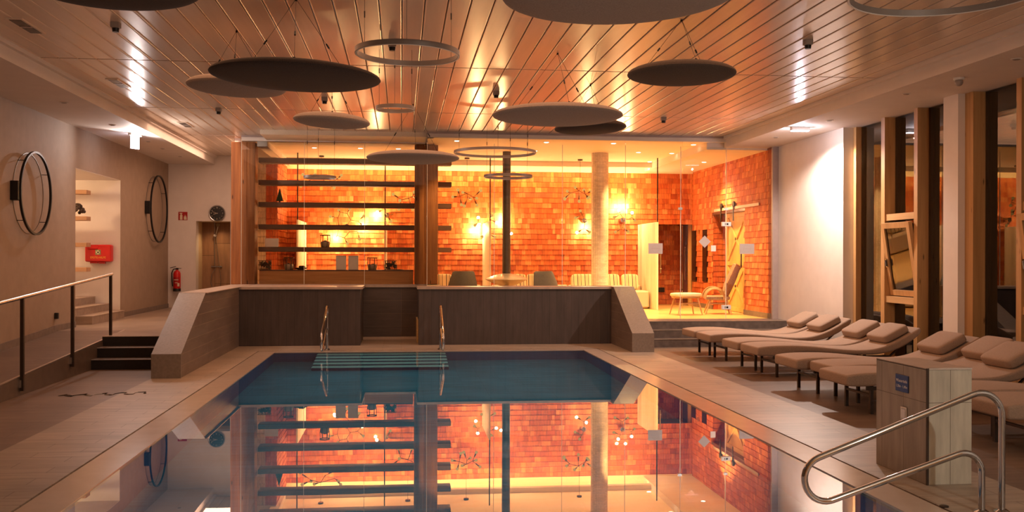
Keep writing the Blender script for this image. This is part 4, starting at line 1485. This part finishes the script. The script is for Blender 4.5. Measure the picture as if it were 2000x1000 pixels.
branch_lamp('wall_branch_lamp', (2.12, 24.0, 2.47), Xf_e, Xf_b, True, 'star shaped bulb wall lamp behind the flue pipe', 'wall lamp', WL, S2, (0, 2), None, 10, .05)
branch_lamp('wall_branch_lamp', (4.55, 24.0, 2.60), X_e, X_b, True, 'star shaped bulb wall lamp half hidden behind the mosaic column', 'wall lamp', WL, S2, (4,), None, 11, .05)
branch_lamp('wall_branch_lamp', (5.53, 24.0, 2.62), X_e, X_b, True, 'star shaped bulb wall lamp right of the mosaic column', 'wall lamp', WL, S2, (1, 2), None, 12, .05)
for x, z, e in ((-1.60, 2.17, 22), (-.93, 2.43, 26), (-.62, 2.70, 26), (1.84, 2.36, 34), (2.47, 2.60, 26), (4.62, 2.44, 24), (5.40, 2.98, 20), (5.62, 2.99, 20)):
    lamp('wall_lamp_glow', 'POINT', (x, 24.03, z), e * 2.8, (1.0, .60, .25), .03)

# ---- partition boards on black rods
for x, y0, lb in ((5.983, 22.334, 'right of the mosaic column, beside the sofa end'), (2.029, 22.30, 'just left of the flue pipe'), (-2.328, 22.315, 'at the left end of the shelves'), (-.37, 22.3, 'seen edge on behind the shelf boards')):
    t = thing('partition_board', 'white slatted partition board hung from a black rod, ' + lb, 'partition', (x, y0, ZP), 0, 'slatted partition boards of the lounge')
    nB = 9
    for k in range(nB):
        a = (24.18 - y0) * k / nB
        b = (24.18 - y0) * (k + 1) / nB
        MB().box(-.02, .02, a + .003, b - .0, .0, 2.065, None, .004).build('slat', M['palewood'], t)
    MB().cyl((0, .02, 2.06), (0, .02, 4.02 - ZP), .014, None, 10).build('rod', M['black'], t)

# ---- fire bowl with flue
t = thing('hanging_fireplace', 'round pewter fire bowl on a dark flue pipe from the lounge ceiling', 'fireplace', (2.32, 21.5, ZP))
MB().cyl((0, 0, .80), (0, 0, 4.02 - ZP), .092, None, 32).build('flue_pipe', M['pipe'], t)
pf = [(.0, .58), (.10, .585), (.22, .62), (.36, .68), (.46, .73), (.475, .74), (.46, .75), (.36, .80), (.22, .845), (.1, .865), (.09, .87)]
MB().lathe(pf, 48).build('bowl', M['copper'], t)
MB().lathe([(.18, 0), (.18, .03), (.06, .06), (.06, .60), (.12, .61)], 32).build('pedestal', M['black'], t)

# ---- lounge chairs seen from behind


def club_chair(loc, rz, label):
    t = thing('lounge_chair', label, 'armchair', loc, rz, 'charcoal armchairs by the fire bowl')
    rings = []
    for z, hw, dp in ((.38, .34, .10), (.5, .335, .11), (.7, .30, .15), (.85, .255, .20), (.91, .235, .22), (.93, .20, .225)):
        ring = []
        for k in range(17):
            u = -1 + 2 * k / 16
            ring.append((hw * u, -.02 - .30 + dp + .16 * u * u * 1.2, z))
        for k in range(16, -1, -1):
            u = -1 + 2 * k / 16
            ring.append((hw * .90 * u, -.02 - .30 + dp + .07 + .16 * u * u * 1.2, z - (.0 if z < .9 else .01)))
        rings.append(ring)
    MB().loft(rings).build('backrest', M['chairgrey'], t)
    MB().superq((.33, .32, .09), .4, .35, 28, 12, Matrix.Translation((0, .06, .36))).build('seat', M['chairgrey'], t)
    for x in (-.26, .26):
        for y in (-.2, .28):
            MB().cyl((x * .8, y * .8, .3), (x, y, 0), .018, .012, 8).build('leg', M['oakleg'], t)


club_chair((1.30, 20.75, ZP), radians(-14), 'charcoal upholstered armchair left of the fire bowl, back turned')
club_chair((3.10, 20.75, ZP), radians(26), 'charcoal upholstered armchair right of the fire bowl, turned sideways')

# ---- sofas with striped cushions


def sofa(x0, x1, label):
    t = thing('sofa', label, 'sofa', ((x0 + x1) / 2, 23.25, ZP), 0, 'beige sofas along the shingle wall')
    h = (x1 - x0) / 2
    MB().box(-h, h, -.38, .5, .02, .43, None, .03).build('base', M['sofa'], t)
    MB().box(-h, h, .5, .72, .02, .55, None, .03).build('back_rest', M['sofa'], t)


sofa(.55, 1.95, 'beige sofa left of the fire bowl, mostly hidden by the parapet')
sofa(2.2, 4.1, 'beige sofa behind the fire bowl, mostly hidden by the parapet')
sofa(4.12, 5.93, 'beige sofa right of the mosaic column with its end showing')
for x, w, rz_, lb in ((1.02, .36, 0, 'striped cushion on the sofa left of the fire bowl'), (2.80, .40, 3, 'striped cushion on the sofa directly behind the fire bowl'), (3.20, .34, -4, 'striped cushion behind the armchair right of the fire bowl'), (4.40, .54, 0, 'striped cushion on the sofa left of the mosaic column'),
                      (5.11, .40, 2, 'striped cushion on the sofa immediately right of the mosaic column'), (5.58, .40, -2, 'striped cushion on the sofa nearest the partition board')):
    o = MB().superq((w / 2 * 1.04, .08, .19), .34, .28, 32, 16, Matrix.Rotation(radians(-14), 4, 'X')).build('striped_cushion', M['stripes'], None)
    o.location = (x, 23.45, ZP + .43 + .185 + .135)
    o.location.z = ZP + .43 + .20
    o.scale = (1, 1, 1)
    o.rotation_euler = (0, 0, radians(rz_))
    tag(o, lb, 'cushion', 'striped cushions on the sofas')
    for vtx in o.data.vertices:
        vtx.co.z *= 1.0

# ---- rattan chair and stool
t = thing('rattan_chair', 'high backed rattan armchair with oak legs near the glass door', 'armchair', (6.91, 20.70, ZP), radians(-104))
rings = []
for z, hw, yb, cv in ((.34, .28, .16, .06), (.5, .275, .24, .13), (.65, .265, .31, .17), (.8, .265, .37, .17), (.95, .27, .42, .15), (1.05, .25, .45, .12)):
    r = []
    for k in range(15):
        u = -1 + 2 * k / 14
        zz = z - (.08 * (1 - u * u) - .03) * (z > 1.0)
        r.append((hw * u, yb - cv * u * u, zz))
    for k in range(14, -1, -1):
        u = -1 + 2 * k / 14
        zz = z - (.08 * (1 - u * u) - .03) * (z > 1.0)
        r.append((hw * u * .97, yb + .035 - cv * u * u, zz))
    rings.append(r)
MB().loft(rings).build('backrest', M['rattan_shell'], t)
cr = MB()
tp = []
for k in range(15):
    u = -1 + 2 * k / 14
    tp.append((.25 * u, .48 - .12 * u * u, 1.06 - .07 * (1 - u * u) + .03))
cr.tube(tp, .018, 8)
cr.tube([(-.25, .36, 1.1), (-.275, .27, .9), (-.27, .17, .68)], .016, 8).tube([(.25, .36, 1.1), (.275, .27, .9), (.27, .17, .68)], .016, 8)
for u in (-.5, 0, .5):
    cr.cyl((.25 * u, .42 - .1 * u * u, .99), (.25 * u, .44 - .1 * u * u, 1.03 + .05), .008, None, 6)
cr.build('top_rim', M['rattan'], t)
for sx in (-1, 1):
    am = MB()
    for j in range(5):
        rr = .20 - .008 * j
        am.tube([(sx * (.29 + .012 * j), .12 - .22 - rr * cos(a) * 1.15, .36 + rr * sin(a) * 1.15) for a in [pi * k / 14 * 1.05 for k in range(15)]], .012, 7)
    am.build('arm_loop', M['rattan'], t)
MB().superq((.28, .27, .05), .45, .4, 28, 12, Matrix.Translation((0, -.03, .35))).build('seat', M['rattan_shell'], t)
for x in (-.25, .25):
    for y in (-.24, .22):
        MB().cyl((x * .75, y * .75, .31), (x * 1.15, y * 1.2, 0), .02, .014, 8).build('leg', M['oakleg'], t)
MB().cyl((-.21, -.2, .2), (.21, -.2, .2), .011).cyl((-.21, .19, .2), (.21, .19, .2), .011).cyl((-.2, -.2, .23), (-.2, .19, .23), .011).cyl((.2, -.2, .23), (.2, .19, .23), .011).build('stretcher', M['rattan'], t)
t = thing('rattan_stool', 'low rattan footstool with cream cushion beside the rattan armchair', 'stool', (6.10, 20.42, ZP), radians(12))
MB().superq((.33, .24, .045), .5, .6, 32, 12, Matrix.Translation((0, 0, .43))).build('seat_cushion', M['cushion'], t)
MB().torus(.24, .025, 32, 8, Matrix.Translation((0, 0, .385)) @ Matrix.Diagonal((1.25, .9, 1, 1))).build('seat_rim', M['rattan'], t)
for x in (-.2, .2):
    for y in (-.14, .14):
        MB().cyl((x, y, .38), (x * 1.45, y * 1.4, 0), .019, .013, 8).build('leg', M['oakleg'], t)
MB().cyl((-.22, -.16, .24), (.22, -.16, .24), .01).cyl((-.22, .16, .24), (.22, .16, .24), .01).cyl((-.22, -.16, .2), (-.22, .16, .2), .01).cyl((.22, -.16, .2), (.22, .16, .2), .01).build('stretcher', M['rattan'], t)

# ---- notices on the glass
for x, z, w, h, lb, rot in ((5.045, 1.853, .29, .21, 'landscape paper notice on the glass left of the door handle', 0), (6.935, 1.854, .305, .205, 'landscape paper notice with a circle on the glass at right', 0), (6.055, 1.995, .175, .175, 'square paper notice turned on its corner on the glass door', 45)):
    t = thing('paper_notice_sign', lb, 'notice', (x, 18.99, z), 0, 'paper notices on the glass')
    MB().box(-w / 2, w / 2, -.002, .004, -h / 2, h / 2, Matrix.Rotation(radians(rot), 4, 'Y')).build('sheet', M['notice'], t, False)
    if not rot:
        MB().band(.075, .003, .001, 40, Matrix.Translation((0, -.003, 0)) @ Matrix.Rotation(pi / 2, 4, 'X')).build('printed_circle', M['greyprint'], t)
        MB().box(-.085, .085, -.0035, -.002, -.004, .004).build('printed_line', M['greyprint'], t, False)
o = MB().box(-.03, .03, -.03, 0, -.055, .055, None, .004).build('wall_thermostat', M['gold'], None)
o.location = (XS - .02, 23.6, 2.33)
o.rotation_euler = (0, 0, -pi / 2)
tag(o, 'small brass box between the two slot windows of the shingle wall', 'control box')
o = MB().box(-.05, .05, -.01, 0, -.06, .06).build('wall_card_sign', M['paper'], None, False)
o.location = (6.235, 18.989, 1.86)
tag(o, 'small blank card on the glass right below the diamond notice', 'card')
t = thing('floor_grille', 'narrow black grille low on the dark shingle alcove wall', 'grille', (6.62, 25.08, .83))
MB().box(-.28, .28, -.03, 0, -.06, .06).build('frame', M['black'], t, False)
t = thing('wall_towel_hook', 'white towel hook rail beside the partition board', 'hook rail', (6.36, 25.06, 1.78))
MB().box(.0, .02, -.03, 0, -.35, .3).box(-.12, .0, -.03, -.01, -.22, -.20).box(-.12, 0, -.03, -.01, .16, .18).build('rail', M['plastic'], t, False)

# ---- wet streak on the deck
mb = MB()
pts = []
for k in range(34):
    u = k / 33
    pts.append((-4.05 + 1.0 * u + .03 * sin(k * 1.7), 12.1 + .25 * sin(k * .9) * .35 + .18 * u, .02 + .05 * abs(sin(k * 1.3)) * (1 - u)))
up = [(x, y + w, .0035) for x, y, w in pts]
dn = [(x, y - w, .0035) for x, y, w in pts]
mb.add(up + dn, [(k, k + 1, 34 + k + 1, 34 + k) for k in range(33)])
o = mb.build('puddle', M['puddle'], None, False)
tag(o, 'thin dark wet streak on the dark floor left of the pool', 'puddle', kind='stuff')
